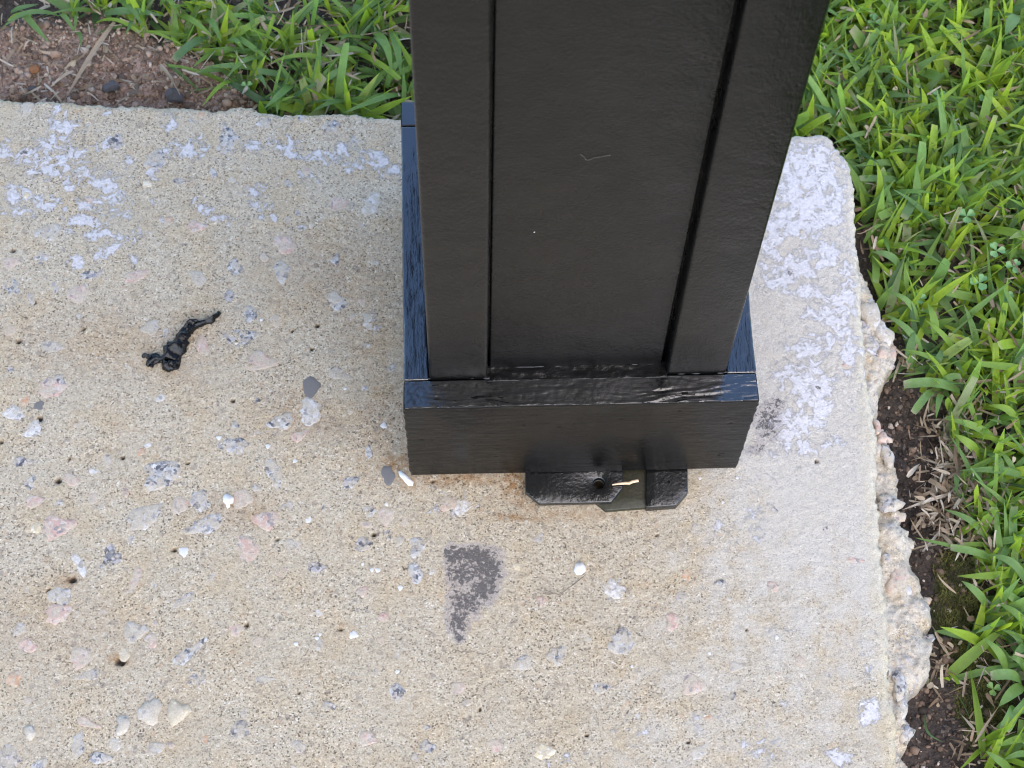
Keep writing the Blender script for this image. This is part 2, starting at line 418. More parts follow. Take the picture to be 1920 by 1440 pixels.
# pits
PITS = [(1123, 908, 15), (75, 785, 7), (109, 902, 8), (327, 1032, 5), (702, 1003, 6), (93, 1108, 6), (137, 1087, 9), (226, 1241, 11), (463, 1172, 5), (585, 654, 5), (596, 611, 5), (158, 617, 4),
        (64, 568, 6), (35, 640, 6), (437, 751, 5), (548, 620, 4), (230, 858, 4), (2, 828, 5), (520, 1012, 4), (130, 860, 3), (352, 870, 3), (1232, 1004, 3), (1530, 865, 4), (1290, 1392, 4),
        (812, 903, 4), (640, 1180, 4), (560, 1300, 4), (900, 1330, 4), (1100, 1380, 3), (1400, 1180, 3), (25, 470, 5)]
pit = np.zeros_like(X)
for a, b, r in PITS:
    c = at(a, b); d = np.hypot(X - c[0], (Y - c[1]) * 1.25) / (r * PX * .8)
    pit = np.maximum(pit, sstep(1.25, .7, d + .25 * vn(X * 700, Y * 700, 77)))
Zs -= pit * .0028

pxg, pyg = to_px(np.stack([X, Y, np.zeros_like(X)], -1))
def blobs(lst, grow=1.0):
    m = np.zeros_like(X)
    for a, b, rx, ry, ang, v in lst:
        ca, sa = math.cos(R(ang)), math.sin(R(ang)); dx = pxg - a; dy = pyg - b
        u = (dx * ca + dy * sa) / (rx * grow); q = (-dx * sa + dy * ca) / (ry * grow)
        m = np.maximum(m, v * np.exp(-.5 * (u * u + q * q)**1.3))
    return m
RES = [(108, 208, 12, 14, 0, .8), (122, 238, 24, 18, 10, .95), (100, 272, 32, 16, -10, 1), (62, 296, 30, 18, 0, .95), (95, 312, 34, 20, 0, 1), (140, 295, 26, 20, 20, .9), (150, 325, 22, 14, 0, .85), (62, 322, 12, 14, 0, .8),
       (135, 345, 16, 9, -30, .85), (8, 282, 18, 16, 0, .85), (25, 365, 26, 14, 0, .95), (40, 395, 24, 12, 0, .9), (85, 380, 32, 11, 15, .9), (200, 270, 20, 9, -30, .95), (240, 300, 8, 16, 0, .7),
       (195, 345, 24, 18, 10, 1), (245, 342, 14, 10, 30, .8), (210, 375, 24, 14, 20, .9), (165, 385, 18, 16, 0, .9), (205, 400, 26, 9, 10, .9), (150, 415, 26, 13, -10, 1), (265, 380, 20, 8, 0, .85),
       (185, 435, 22, 14, -30, .95), (208, 462, 30, 12, -35, 1), (245, 445, 20, 10, -20, .85), (143, 490, 13, 11, 0, .9), (250, 490, 14, 9, 0, .8), (178, 478, 10, 12, 0, .8),
       (318, 232, 12, 20, -10, .9), (330, 250, 14, 10, 20, .8), (300, 290, 24, 9, -30, .95), (345, 282, 34, 10, 5, .95), (290, 318, 16, 10, -60, .9), (375, 285, 14, 16, 0, .8), (375, 262, 20, 8, 0, .7), (425, 268, 14, 20, 0, .7),
       (475, 275, 20, 12, 20, .75), (540, 270, 26, 12, 0, .8), (560, 293, 30, 6, 5, .9), (610, 295, 30, 9, 12, .95), (650, 280, 16, 12, -60, .9), (660, 312, 24, 8, 0, .9), (705, 300, 24, 18, 20, .95), (735, 320, 16, 14, 0, .85),
       (392, 400, 22, 10, 30, .95), (415, 410, 16, 8, 20, .9), (362, 372, 10, 8, 0, .8), (480, 358, 22, 14, 0, .85), (490, 385, 26, 8, 15, .85), (305, 405, 8, 10, 0, .7), (695, 385, 14, 18, 0, .7), (570, 325, 22, 8, 0, .7), (725, 330, 20, 9, 20, .7),
       (200, 215, 10, 5, 0, .8), (500, 410, 16, 8, 0, .7), (640, 385, 22, 10, 0, .55), (700, 600, 20, 16, 0, .55), (690, 640, 24, 12, -40, .5), (720, 690, 16, 18, 0, .5),
       # right of the post
       (1505, 305, 40, 20, 0, .92), (1495, 345, 30, 20, -20, .9), (1555, 370, 16, 30, -8, .95), (1520, 400, 34, 22, -10, .9), (1460, 420, 24, 18, 0, .9), (1500, 425, 20, 14, 0, .8), (1440, 470, 16, 34, 10, .85), (1480, 505, 36, 18, -10, .75),
       (1550, 480, 22, 16, 0, .72), (1440, 530, 24, 12, 0, .75), (1585, 560, 12, 24, 0, .9), (1560, 590, 24, 16, -20, .75), (1500, 545, 26, 10, 10, .6), (1530, 650, 40, 14, -15, .6), (1595, 655, 14, 24, 0, .65),
       (1520, 730, 24, 26, 10, .95), (1490, 700, 34, 10, 0, .75), (1480, 800, 30, 20, -10, .98), (1500, 840, 28, 12, 0, .9), (1540, 770, 14, 20, 0, .8), (1430, 850, 30, 10, 0, .6), (1560, 830, 20, 10, 0, .55), (1440, 900, 20, 8, 0, .55),
       (1625, 1250, 9, 26, 0, .7), (1630, 1335, 14, 22, 0, 1), (1575, 1420, 22, 14, 30, .95), (1480, 1330, 26, 16, 40, .6), (1430, 1400, 30, 22, 0, .65), (1150, 1105, 24, 14, 0, .6), (1350, 990, 40, 18, 0, .55), (1410, 960, 26, 16, 0, .65), (1420, 1000, 20, 10, 40, .6),
       (1320, 1340, 34, 20, 0, .5), (1200, 1380, 40, 16, 20, .5), (1060, 1420, 30, 12, 0, .55), (1480, 1180, 30, 14, 0, .45), (860, 950, 44, 20, 10, .45)]
STAIN = [(890, 1042, 44, 20, 0, .95), (925, 1070, 18, 30, 0, .9), (852, 1040, 28, 18, 0, .95), (866, 1075, 36, 30, 0, .85), (908, 1062, 34, 32, 0, .92), (905, 1105, 30, 26, -30, .92), (872, 1130, 36, 30, 0, .85), (858, 1165, 22, 28, 8, .85), (860, 1192, 13, 16, 10, .8),
         (1440, 790, 26, 40, 0, .38), (1455, 760, 20, 14, 0, .36), (1420, 840, 20, 14, 0, .34), (500, 812, 36, 7, 0, .45), (775, 1050, 12, 26, 0, .4)]
RUST_SHADE = [(745, 870, 30, 20, 0, 1), (760, 905, 40, 12, 0, .7), (965, 905, 26, 26, 0, 1), (985, 945, 20, 12, 40, .8), (965, 970, 46, 6, 2, .9), (850, 898, 110, 10, 0, .85), (600, 800, 60, 20, 0, .45), (560, 770, 60, 40, 0, .35),
        (330, 705, 40, 10, 10, .35), (640, 520, 120, 70, 0, .35), (200, 640, 160, 50, 0, .3), (440, 960, 60, 26, 0, .5), (700, 620, 60, 90, 0, .3), (720, 780, 50, 80, 0, .45), (225, 1236, 20, 12, 0, .9), (130, 1090, 20, 12, 0, .7),  # also paints soft shade left of the collar and below the scrap
        (1060, 965, 100, 8, 0, .5), (90, 1180, 140, 60, 0, .25)]
resid = blobs(RES, 1.3); stain = blobs(STAIN); rust = blobs(RUST_SHADE)
stain *= sstep(826, 834, pxg) + (pxg < 800) + (pxg > 1300)           # the straight left side of the tar blot
resid = np.clip(resid + .42 * sstep(1400, 1500, pxg) * sstep(960, 700, pyg) * sstep(.02, -.01, sd), 0, 1.05)
pale = .72 * sstep(1230, 1600, pxg) * sstep(1350, 620, pyg) + .52 * sstep(850, 1600, pxg + .15 * pyg) + .25 * sstep(520, 260, pyg)  # faint film, with stronger light towards the right painted in
band = sstep(-.0125, -.004, sd) * (X > .1) * sstep(420, 700, pyg) + .6 * sstep(-.004, -.001, sd)
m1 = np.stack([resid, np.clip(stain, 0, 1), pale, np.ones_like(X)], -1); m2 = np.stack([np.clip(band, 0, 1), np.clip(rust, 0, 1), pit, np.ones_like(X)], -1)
F = gridfaces(len(sx), len(sy)); keep = (sd.ravel()[F].min(1) < .0036); F = F[keep]
used = np.unique(F); remap = np.full(X.size, -1); remap[used] = np.arange(len(used))
V = np.stack([X, Y, np.maximum(Zs, -.07)], -1).reshape(-1, 3)[used]
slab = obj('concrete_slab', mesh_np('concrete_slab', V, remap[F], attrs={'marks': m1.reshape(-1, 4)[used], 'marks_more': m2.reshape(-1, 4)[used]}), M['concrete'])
tag(slab, 'weathered tan concrete slab with exposed stones and white paint residue', None, None, 'structure')

# rough overspill below the rim on the right
ledge_px = [(1560, 440), (1606, 470), (1618, 500), (1636, 545), (1655, 595), (1680, 632), (1680, 668), (1664, 690), (1650, 735), (1645, 780), (1654, 800), (1668, 825), (1668, 850), (1682, 872), (1690, 920),
            (1688, 945), (1698, 960), (1688, 982), (1706, 992), (1713, 1020), (1709, 1045), (1728, 1075), (1734, 1102), (1749, 1132), (1749, 1160), (1738, 1188), (1751, 1202), (1745, 1232), (1741, 1262),
            (1729, 1282), (1709, 1290), (1706, 1322), (1701, 1348), (1709, 1375), (1704, 1398), (1690, 1412), (1708, 1440), (1712, 1490), (1720, 1560), (1600, 1560), (1590, 900)]
LZ = -.011
LP = np.array([at(a, b, LZ)[:2] for a, b in ledge_px])
lx = np.arange(.165, .245, .0009); ly = np.arange(-.30, .17, .0009)
X, Y = np.meshgrid(lx, ly, indexing='ij')
sd2 = poly_sd(X, Y, LP) + fbm(X * 160, Y * 160, 51, 3) * .0022 + vn(X * 500, Y * 500, 52) * .0006
Zl = LZ + fbm(X * 55, Y * 55, 53, 2) * .0045 + fbm(X * 180, Y * 180, 58, 2) * .0012 + fbm(X * 420, Y * 420, 54, 3) * .0013 + vn(X * 900, Y * 900, 59) * .0004 - .005 * np.clip((sd2 + .008) / .008, 0, 1)**2 - np.clip(sd2, 0, 1) * 12
Zl = np.minimum(Zl, -.004)
pxl, pyl = to_px(np.stack([X, Y, Zl], -1))
o1 = np.ones_like(X)
m1 = np.stack([(.25 + .4 * sstep(-.2, .8, vn(X * 60, Y * 60, 55))), 0 * o1, .6 * o1, o1], -1); m2 = np.stack([.12 * o1, .0 * o1, 0 * o1, o1], -1)
F = gridfaces(len(lx), len(ly)); F = F[sd2.ravel()[F].min(1) < .0032]
used = np.unique(F); remap = np.full(X.size, -1); remap[used] = np.arange(len(used))
V = np.stack([X, Y, np.maximum(Zl, -.06)], -1).reshape(-1, 3)[used]
obj('overspill_ledge', mesh_np('overspill_ledge', V, remap[F], attrs={'marks': m1.reshape(-1, 4)[used], 'marks_more': m2.reshape(-1, 4)[used]}), M['concrete'], slab)

# exposed stones: low irregular caps set into the surface
def cap_mesh(name, seed, bulge):
    rg = np.random.default_rng(seed); n = 15; a = np.linspace(0, 2 * np.pi, n, endpoint=False)
    r = 1 + .20 * np.sin(2 * a + rg.uniform(0, 6)) * rg.uniform(.2, 1) + .13 * np.sin(3 * a + rg.uniform(0, 6)) + rg.uniform(-.22, .22, n)
    V = [(0.08, .05, bulge)]
    for q, z in ((.62, bulge * .86), (.92, bulge * .35), (1.06, -.25)):
        V += [(r[i] * q * math.cos(a[i]) , r[i] * q * math.sin(a[i]), z * (1 + rg.uniform(-.2, .2) * (q < 1))) for i in range(n)]
    fs = [(0, 1 + i, 1 + (i + 1) % n) for i in range(n)]
    for k in range(2):
        b = 1 + k * n
        for i in range(n):
            j = (i + 1) % n; fs += [(b + i, b + n + i, b + n + j), (b + i, b + n + j, b + j)]
    return mesh_np(name, np.array(V), np.array(fs))
CAPS = {}
def cap(mat, k, bulge=.06):
    key = (mat, k, bulge)
    if key not in CAPS:
        CAPS[key] = cap_mesh('stone', 100 + k, bulge); CAPS[key].materials.append(M[mat])
    return CAPS[key]
g, d, p, wh, cr, og, md = 'stone_grey', 'stone_dark', 'stone_pink', 'stone_white', 'stone_cream', 'stone_orange', 'stone_mud'
STONES = [(427, 265, 24, 25, 0, g), (293, 300, 24, 18, -30, g), (91, 435, 27, 17, 0, g), (79, 483, 17, 15, 0, g), (24, 540, 19, 17, -40, g), (105, 538, 11, 15, 20, g), (170, 515, 22, 10, 0, g), (440, 500, 18, 16, 10, g),
    (530, 510, 18, 21, 0, g), (372, 522, 15, 15, -40, g), (495, 232, 14, 10, 0, g), (620, 237, 17, 13, 0, g), (570, 223, 13, 8, 0, g), (51, 202, 16, 11, 0, g), (336, 340, 14, 7, -10, d), (566, 427, 10, 7, 0, g), (627, 558, 18, 10, 0, g),
    (430, 558, 14, 13, 0, g), (697, 384, 18, 22, 20, wh), (629, 487, 8, 10, 0, g), (146, 550, 20, 19, 10, p), (368, 425, 18, 14, 10, p), (634, 382, 24, 13, 0, p), (534, 459, 24, 16, 10, p), (253, 517, 24, 12, -15, p), (495, 483, 10, 8, 0, p),
    (20, 493, 20, 11, 0, p), (455, 317, 11, 8, 0, p), (215, 268, 24, 14, -20, d), (378, 215, 6, 7, 0, og), (727, 330, 8, 5, 40, og), (317, 415, 11, 8, 0, og), (400, 325, 8, 9, 0, g), (145, 325, 12, 10, 0, g), (540, 345, 10, 8, 0, g),
    (449, 635, 46, 17, -6, g), (469, 589, 15, 14, 0, g), (283, 615, 18, 13, -10, g), (380, 647, 11, 19, -20, p), (490, 678, 25, 21, 15, p), (431, 714, 15, 8, -10, p), (517, 601, 12, 12, 0, p), (97, 726, 26, 23, 10, p), (112, 712, 15, 8, 40, d),
    (584, 726, 20, 19, 0, md), (582, 773, 22, 23, 0, wh), (528, 791, 24, 13, -5, g), (437, 835, 28, 15, 8, g), (562, 817, 15, 9, -20, p), (305, 890, 40, 23, -12, g), (515, 888, 16, 27, -15, g), (269, 969, 35, 24, -20, g), (374, 940, 23, 16, 20, g),
    (455, 936, 23, 17, 20, p), (336, 948, 17, 13, 0, p), (386, 985, 36, 14, -12, g), (499, 975, 22, 16, 20, p), (108, 988, 28, 23, -10, p), (176, 934, 9, 9, 0, p), (135, 900, 18, 9, 20, p), (63, 940, 17, 13, 0, p), (107, 940, 13, 11, 0, g),
    (99, 650, 28, 9, 5, d), (24, 775, 24, 11, 25, wh), (63, 807, 18, 14, -35, wh), (633, 568, 19, 13, 35, g), (637, 702, 23, 12, 25, d), (693, 603, 18, 17, 0, wh), (728, 892, 15, 16, 0, md), (657, 904, 18, 12, -20, g), (691, 848, 8, 10, 0, g),
    (725, 967, 17, 15, 0, p), (693, 959, 14, 9, -40, g), (538, 951, 15, 8, -20, d), (57, 904, 10, 12, 0, g), (44, 866, 18, 9, 0, d), (174, 750, 11, 16, 20, g), (202, 864, 8, 11, 0, g), (59, 560, 7, 15, -25, d), (234, 922, 8, 9, 0, p),
    (265, 848, 8, 6, 40, og), (20, 620, 12, 9, 0, og), (47, 752, 8, 9, 0, og), (73, 760, 9, 8, 0, md), (206, 1047, 17, 27, 15, d), (150, 1059, 9, 20, -25, wh), (113, 1118, 22, 16, -30, g), (107, 1150, 23, 20, 0, p), (51, 1211, 20, 10, 0, p),
    (38, 1180, 13, 11, 30, g), (152, 1233, 22, 15, -25, p), (168, 1266, 23, 8, -5, d), (26, 1272, 12, 12, 0, og), (253, 1185, 19, 19, 0, g), (285, 1201, 12, 11, -40, p), (463, 1029, 27, 22, 0, p), (392, 1082, 15, 13, -20, g), (550, 1023, 17, 12, -30, g),
    (594, 1064, 22, 8, 8, d), (681, 1021, 16, 11, 10, d), (530, 1074, 10, 9, 0, p), (344, 1126, 23, 8, -25, d), (354, 1225, 33, 10, -38, g), (372, 1270, 22, 14, 20, d), (233, 1227, 13, 10, 20, cr), (186, 1421, 19, 10, 10, g), (146, 1397, 14, 19, 20, g),
    (449, 1371, 19, 17, 30, d), (12, 1423, 26, 18, 20, d), (75, 1435, 13, 9, 0, g), (439, 1181, 16, 10, 15, p), (164, 1356, 19, 7, 25, p), (252, 1090, 10, 24, 20, p), (216, 1397, 11, 9, 0, wh), (291, 1403, 15, 12, 0, g), (745, 1232, 8, 13, 30, g),
    (746, 1298, 17, 14, 0, g), (617, 1324, 14, 5, 10, d), (384, 1387, 6, 6, 0, og), (483, 1203, 9, 9, 0, og), (495, 1274, 15, 7, 0, g), (783, 1025, 17, 17, 0, g), (779, 1075, 15, 17, 0, g), (720, 965, 14, 11, 0, p), (1150, 1105, 22, 15, 0, wh),
    (1279, 1120, 14, 10, 0, g), (1165, 1205, 26, 20, 20, g), (1045, 1230, 18, 15, 0, g), (980, 1243, 18, 12, -10, g), (1300, 1285, 20, 20, 20, p), (1262, 1165, 14, 13, 0, p), (1450, 1100, 11, 8, 0, p), (1600, 1050, 17, 5, 15, p), (1452, 957, 7, 7, 0, d),
    (866, 950, 24, 14, 0, wh), (840, 945, 18, 11, 0, p), (1010, 1010, 12, 8, 0, g), (1350, 1095, 10, 7, 0, g), (1130, 1290, 16, 10, 0, g), (860, 1290, 14, 9, 0, p), (930, 1400, 16, 12, 0, p), (1020, 1410, 18, 14, 20, cr), (800, 1400, 15, 9, 0, g),
    (690, 1385, 18, 10, 20, p), (600, 1210, 9, 8, 0, g), (680, 1110, 10, 8, 0, p), (1190, 1340, 15, 11, 0, g), (1380, 1250, 13, 9, 0, g), (420, 1430, 20, 12, 0, p), (560, 1400, 12, 9, 0, g), (1310, 1410, 18, 12, -20, wh), (1500, 1240, 11, 8, 0, p)]
cnt = 0
def put_stone(a, b, rx, ry, ang, mat, z=0.0, hgt=None, bulge=.06, tilt=0.):
    global cnt
    c = at(a, b, z)
    o = obj('stone', cap(mat, cnt % 9, bulge), None, slab, (c[0], c[1], z + random.uniform(.0000, .0004)), (tilt, tilt * .6, R(-ang) + random.uniform(-.12, .12)))
    h = hgt if hgt else min(rx, ry) * PX * .5
    o.scale = (rx * PX, ry * PX * 1.08, h); cnt += 1
    return o
for s_ in STONES:
    put_stone(*s_)
taken = [(s_[0], s_[1], max(s_[2], s_[3])) for s_ in STONES] + [(c[0], c[1], 12) for c in PITS]
rr = random.Random(5); tries = 0
while cnt < 245 and tries < 6000:
    tries += 1
    a, b = rr.uniform(0, 1630), rr.uniform(225, 1440)
    if rr.random() < (a / 1900) * .8: continue
    if 735 < a < 1440 and b < 965: continue
    if a > 1560 and b < 330: continue
    q = rr.uniform(4.5, 8.5) * (.8 if a > 900 else 1)
    if any((a - u)**2 + (b - v)**2 < (k + q + 3)**2 for u, v, k in taken): continue
    taken.append((a, b, q))
    put_stone(a, b, q * rr.uniform(1, 1.5), q * rr.uniform(.7, 1.0), rr.uniform(0, 180), rr.choice([g, g, g, d, d, p, p, p, wh, og, cr]))
# loose or proud stones on the slab's near left
for a, b, rx, ry, mat in ((281, 1334, 20, 20, wh), (333, 1336, 18, 21, cr), (231, 1360, 14, 14, wh), (56, 1374, 12, 11, wh)):
    put_stone(a, b, rx, ry, 0, mat, 0, .0036, .5)
# stones in the overspill
for a, b, rx, ry, mat, z, bl in ((1632, 592, 20, 34, wh, -.011, .4), (1655, 625, 22, 22, wh, -.012, .5), (1640, 672, 14, 20, g, -.012, .6), (1655, 662, 12, 11, p, -.011, .7), (1672, 664, 11, 14, p, -.014, .7), (1666, 684, 13, 9, g, -.014, .7),
                                  (1657, 822, 13, 11, p, -.012, .9), (1645, 800, 8, 12, p, -.009, .8), (1664, 855, 14, 20, g, -.013, .5), (1666, 943, 24, 18, g, -.010, .6), (1685, 968, 14, 10, p, -.014, .6), (1664, 1045, 10, 8, g, -.010, .5),
                                  (1684, 1085, 20, 26, p, -.012, .3), (1736, 1128, 10, 8, og, -.020, .7), (1706, 1215, 20, 13, p, -.015, .45), (1735, 1200, 14, 16, g, -.021, .5), (1686, 1285, 15, 22, g, -.010, .7), (1690, 1330, 12, 16, wh, -.012, .5),
                                  (1697, 1375, 14, 18, g, -.013, .8), (1660, 1256, 6, 9, md, -.004, .5), (1700, 1110, 10, 12, wh, -.014, .5), (1706, 1020, 9, 9, g, -.016, .5)):
    put_stone(a, b, rx, ry, random.uniform(-25, 25), mat, z - .0016 + .002, min(rx, ry) * PX * .8, bl * .85)

# dried paint drops stuck on the slab
dm_ = cap_mesh('paint_drop', 3, .35); dm_.materials.append(M['white'])
for a, b, r in ((290, 875, 7), (410, 821, 4.5), (502, 837, 5), (553, 865, 4.5), (523, 789, 5), (647, 729, 3), (345, 1035, 9), (578, 976, 5), (581, 972, 3.5), (725, 946, 4), (720, 798, 6), (697, 1069, 4), (708, 1069, 5), (663, 1191, 8), (594, 1197, 3.5),
                (555, 1207, 4), (680, 1058, 3), (745, 1260, 4), (1456, 1195, 4), (1312, 897, 3), (1382, 896, 3), (490, 600, 3), (353, 1142, 3), (1355, 942, 3), (1330, 1225, 3), (750, 1102, 5), (600, 1190, 3), (1185, 1250, 3)):
    c = at(a, b); o = obj('paint_drop', dm_, None, slab, (c[0], c[1], .0002), (0, 0, random.uniform(0, 6)))
    o.scale = (r * PX, r * PX * random.uniform(.8, 1.1), r * PX * .5)

# ------------------------------------------------------------------ post
PZ0, CT = .008, .1038                           # collar underside, collar top
HW = .095; FT = .0165                           # half width of the collar, front board thickness
XL, XR, YF, YB = -.0811, .0785, .0169, .1765    # the post inside it
post = thing('post', 'square black painted post with raised corner strips and a boxed collar at its foot', 'post', (0, .0965, 0))
PO = (0, .0965, 0)
def part(name, me, mat, parent=post, off=PO):
    return obj(name, local(me, off), mat, parent)

sw = .0312; rec = .0062
part('core', rbox('core', (XL + .006, YF + rec + .007, .03), (XR - .006, YB - rec - .001, 2.5), .002, .08), M['panel'])
part('panel', rbox('panel', (XL + sw + .0012, YF + rec, .03), (XR - sw - .0034, YF + rec + .02, 2.5), .0009, .06), M['panel'])
for x0, x1 in ((XL, XL + sw), (XR - sw - .0012, XR)):
    for y0, y1 in ((YF, YF + sw), (YB - sw, YB)):
        part('corner_strip', rbox('corner_strip', (x0, y0, .04), (x1, y1, 2.5), .0019, .08), M['post'])

def front_disp(P, N):
    x, y, z = P.T; o = np.zeros(len(P))
    top = np.clip(N[:, 2], 0, 1)
    wav = fbm(x * 35, y * 120, 61, 2) * .006
    rid = vn(x * 42 + 9, (y + wav) * 620, 62) * .6 + vn(x * 90, (y + wav) * 1150, 63) * .4
    o += top * rid * .00046 * (.55 + .45 * sstep(.012, .002, y))
    o += top * vn(x * 600, y * 600, 64) * .00008
    fr = np.clip(-N[:, 1], 0, 1)
    o += fr * (vn(x * 45, z * 900, 65) * .00004 + fbm(x * 220, z * 420, 66, 2) * .00007 + vn(x * 12, z * 20, 71) * .0002)
    for a, b, r in ((982, 797, 2.2), (1048, 800, 2.4), (1165, 785, 2.0), (1274, 770, 2.6), (1370, 793, 2.5), (1247, 810, 1.2), (1308, 824, .9), (930, 855, 1.5), (790, 824, 2.2)):
        q = at_y(a, b, 0.0)
        o -= fr * .0005 * np.exp(-(((x - q[0]) * 1.0)**2 + ((z - q[2]) * 1.6)**2) / (2 * (r * .0003)**2))
    en = np.abs(N[:, 0]) * 1.0
    o += en * (vn(z * 420, y * 60, 67) * .00045 + vn(z * 150, y * 30, 68) * .0004 - .0002)
    return N * o[:, None]
collar = obj('collar', None, None, post)
collar.name = 'collar'
CO = (0, 0, 0)
def cpart(name, me, mat): return obj(name, local(me, PO), mat, collar)
cpart('board', rbox('board', (-HW, 0, PZ0), (HW, FT, CT), .0009, .0009, front_disp, (.0009, .0006, .0009)), M['board_x'])
def side_disp(P, N):
    x, y, z = P.T; top = np.clip(N[:, 2], 0, 1)
    o = top * (vn(x * 700, y * 120, 71) * .00016 + vn(x * 300, y * 300, 72) * .00012) + np.abs(N[:, 0]) * vn(z * 300, y * 60, 73) * .0002
    return N * o[:, None]
LB, RB = XL - .0004, XR + .0004
cpart('board', rbox('board', (-HW + .0002, FT + .0003, PZ0 + .0006), (LB, .1928 - FT, CT - .0004), .0009, .0012, side_disp), M['board_y'])
cpart('board', rbox('board', (RB, FT + .0003, PZ0 + .0006), (HW - .0002, .1928 - FT, CT - .0005), .0009, .0012, side_disp), M['board_y'])
cpart('board', rbox('board', (-HW, .1928 - FT + .0003, PZ0), (HW, .1928, CT - .0002), .0009, .004), M['board_x'])
for o in list(bpy.data.objects):
    if o.parent == collar and o.data and o.data.materials[0] == M['board_x']:      # the thick gloss coat pooled on the upper faces
        o.data.materials.append(M['top_x']); me = o.data
        nz = np.empty(len(me.polygons) * 3, np.float32); me.polygons.foreach_get('normal', nz)
        me.polygons.foreach_set('material_index', (nz.reshape(-1, 3)[:, 2] > .93).astype(np.int32))
# paint-filled joint in front of the recessed panel and round the strips
def bead_disp(P, N):
    x, y, z = P.T
    return N * (np.clip(N[:, 2], 0, 1) * (vn(x * 160, y * 300, 81) * .0005 + vn(x * 500, y * 500, 82) * .0002))[:, None]
part('paint_bead', rbox('paint_bead', (XL + sw - .0005, FT - .0015, CT - .02), (XR - sw - .0007, YF + rec + .0015, CT + .00015), .0005, .0007, bead_disp, (.0009, .0006, .004)), M['bead'])
def fillet(x0, x1, y, seed):
    n = 60; V = []; 
    for i in range(n):
        u = i / (n - 1); x = x0 + (x1 - x0) * u
        rr_ = .0006 + .0007 * float(vn(np.array([x * 240.]), np.array([seed * 1.]), seed)[0])
        for k in range(7):
            a = math.pi / 2 * k / 6
            V.append((x, y - rr_ * 1.2 * math.cos(a) * 1.0 + .0004, CT - .0003 + rr_ * math.sin(a) * .8))
    return mesh_np('paint_bead', np.array(V), gridfaces(n, 7))
part('paint_bead', fillet(XL - .0006, XL + sw + .001, YF + .0003, 3), M['bead'])
part('paint_bead', fillet(XR - sw - .002, XR + .0005, YF + .0003, 5), M['bead'])
part('paint_bead', fillet(XL + sw, XR - sw - .001, YF + rec + .0003, 7), M['bead'])
# small scribbled mark low on the collar front
fc = bpy.data.curves.new('scratched_mark', 'FONT'); fc.body = '2\u00b0'; fc.size = .0046; fc.extrude = .00006
q = at_y(1345, 855, 0)
fo = bpy.data.objects.new('tmp', fc); fm = bpy.data.meshes.new_from_object(fo); fm.name = 'scratched_mark'; bpy.data.objects.remove(fo)
mk = obj('scratched_mark', fm, M['mark'], collar, (q[0] - PO[0], -.0002 - PO[1], q[2]), (R(90), 0, R(0)))
tag(mk, 'small dark two with a dot scratched low on the collar front')
# specks and a hair caught in the paint of the panel
fl = cap_mesh('speck', 4, .4); fl.materials.append(M['white'])
q = at_y(1002, 435, YF + rec); o = obj('speck', fl, None, post, (q[0] - PO[0], YF + rec - PO[1] - .0001, q[2]), (R(90), 0, .4)); o.scale = (.0004, .0003, .0002)
def tube(name, pts, rad, seg=6, closed=True):
    pts = np.array(pts, float); n = len(pts); rad = np.broadcast_to(rad, n)
    T = np.gradient(pts, axis=0); T /= np.linalg.norm(T, axis=1, keepdims=True) + 1e-12
    up = np.array([0.13, .27, .95]); A_ = np.cross(T, up); A_ /= np.linalg.norm(A_, axis=1, keepdims=True) + 1e-12; B_ = np.cross(A_, T)
    an = np.linspace(0, 2 * np.pi, seg, endpoint=False)
    V = pts[:, None] + rad[:, None, None] * (np.cos(an)[None, :, None] * A_[:, None] + np.sin(an)[None, :, None] * B_[:, None])
    i, j = np.meshgrid(np.arange(n - 1), np.arange(seg), indexing='ij'); i = i.ravel(); j = j.ravel(); k = (j + 1) % seg
    F = np.stack([i * seg + j, i * seg + k, (i + 1) * seg + k, (i + 1) * seg + j], 1)
    return mesh_np(name, V.reshape(-1, 3), F)
hp = [at_y(a, b, YF + rec - .0003) for a, b in ((1089, 290), (1094, 293), (1099, 300), (1106, 300), (1112, 296), (1122, 295), (1132, 293), (1145, 291))]
hair = tube('lint_thread', hp, .00009, 4); loc = tuple(hp[3])
tag(obj('lint_thread', local(hair, loc), M['lint'], None, loc), 'fine pale hair stuck on the black panel of the post', 'thread')

# unseen roof added above the post to block part of the sky
roof = thing('added_shade_roof', 'unseen roof added over the black post to shade the slab', 'roof', (-2, -1.7, 2.5))
def rpart(name, lo, hi, mat):
    return obj(name, local(rbox(name, lo, hi, .004, 3.0), (-2, -1.7, 2.5)), mat, roof)
rpart('shade_beam', (-4.4, .02, 2.5), (.22, .17, 2.66), M['post'])
rpart('shade_ceiling', (-4.5, -1.15, 2.66), (.25, .30, 2.69), M['white'])
rpart('shade_fascia', (-4.5, .302, 2.62), (.25, .325, 2.80), M['post'])

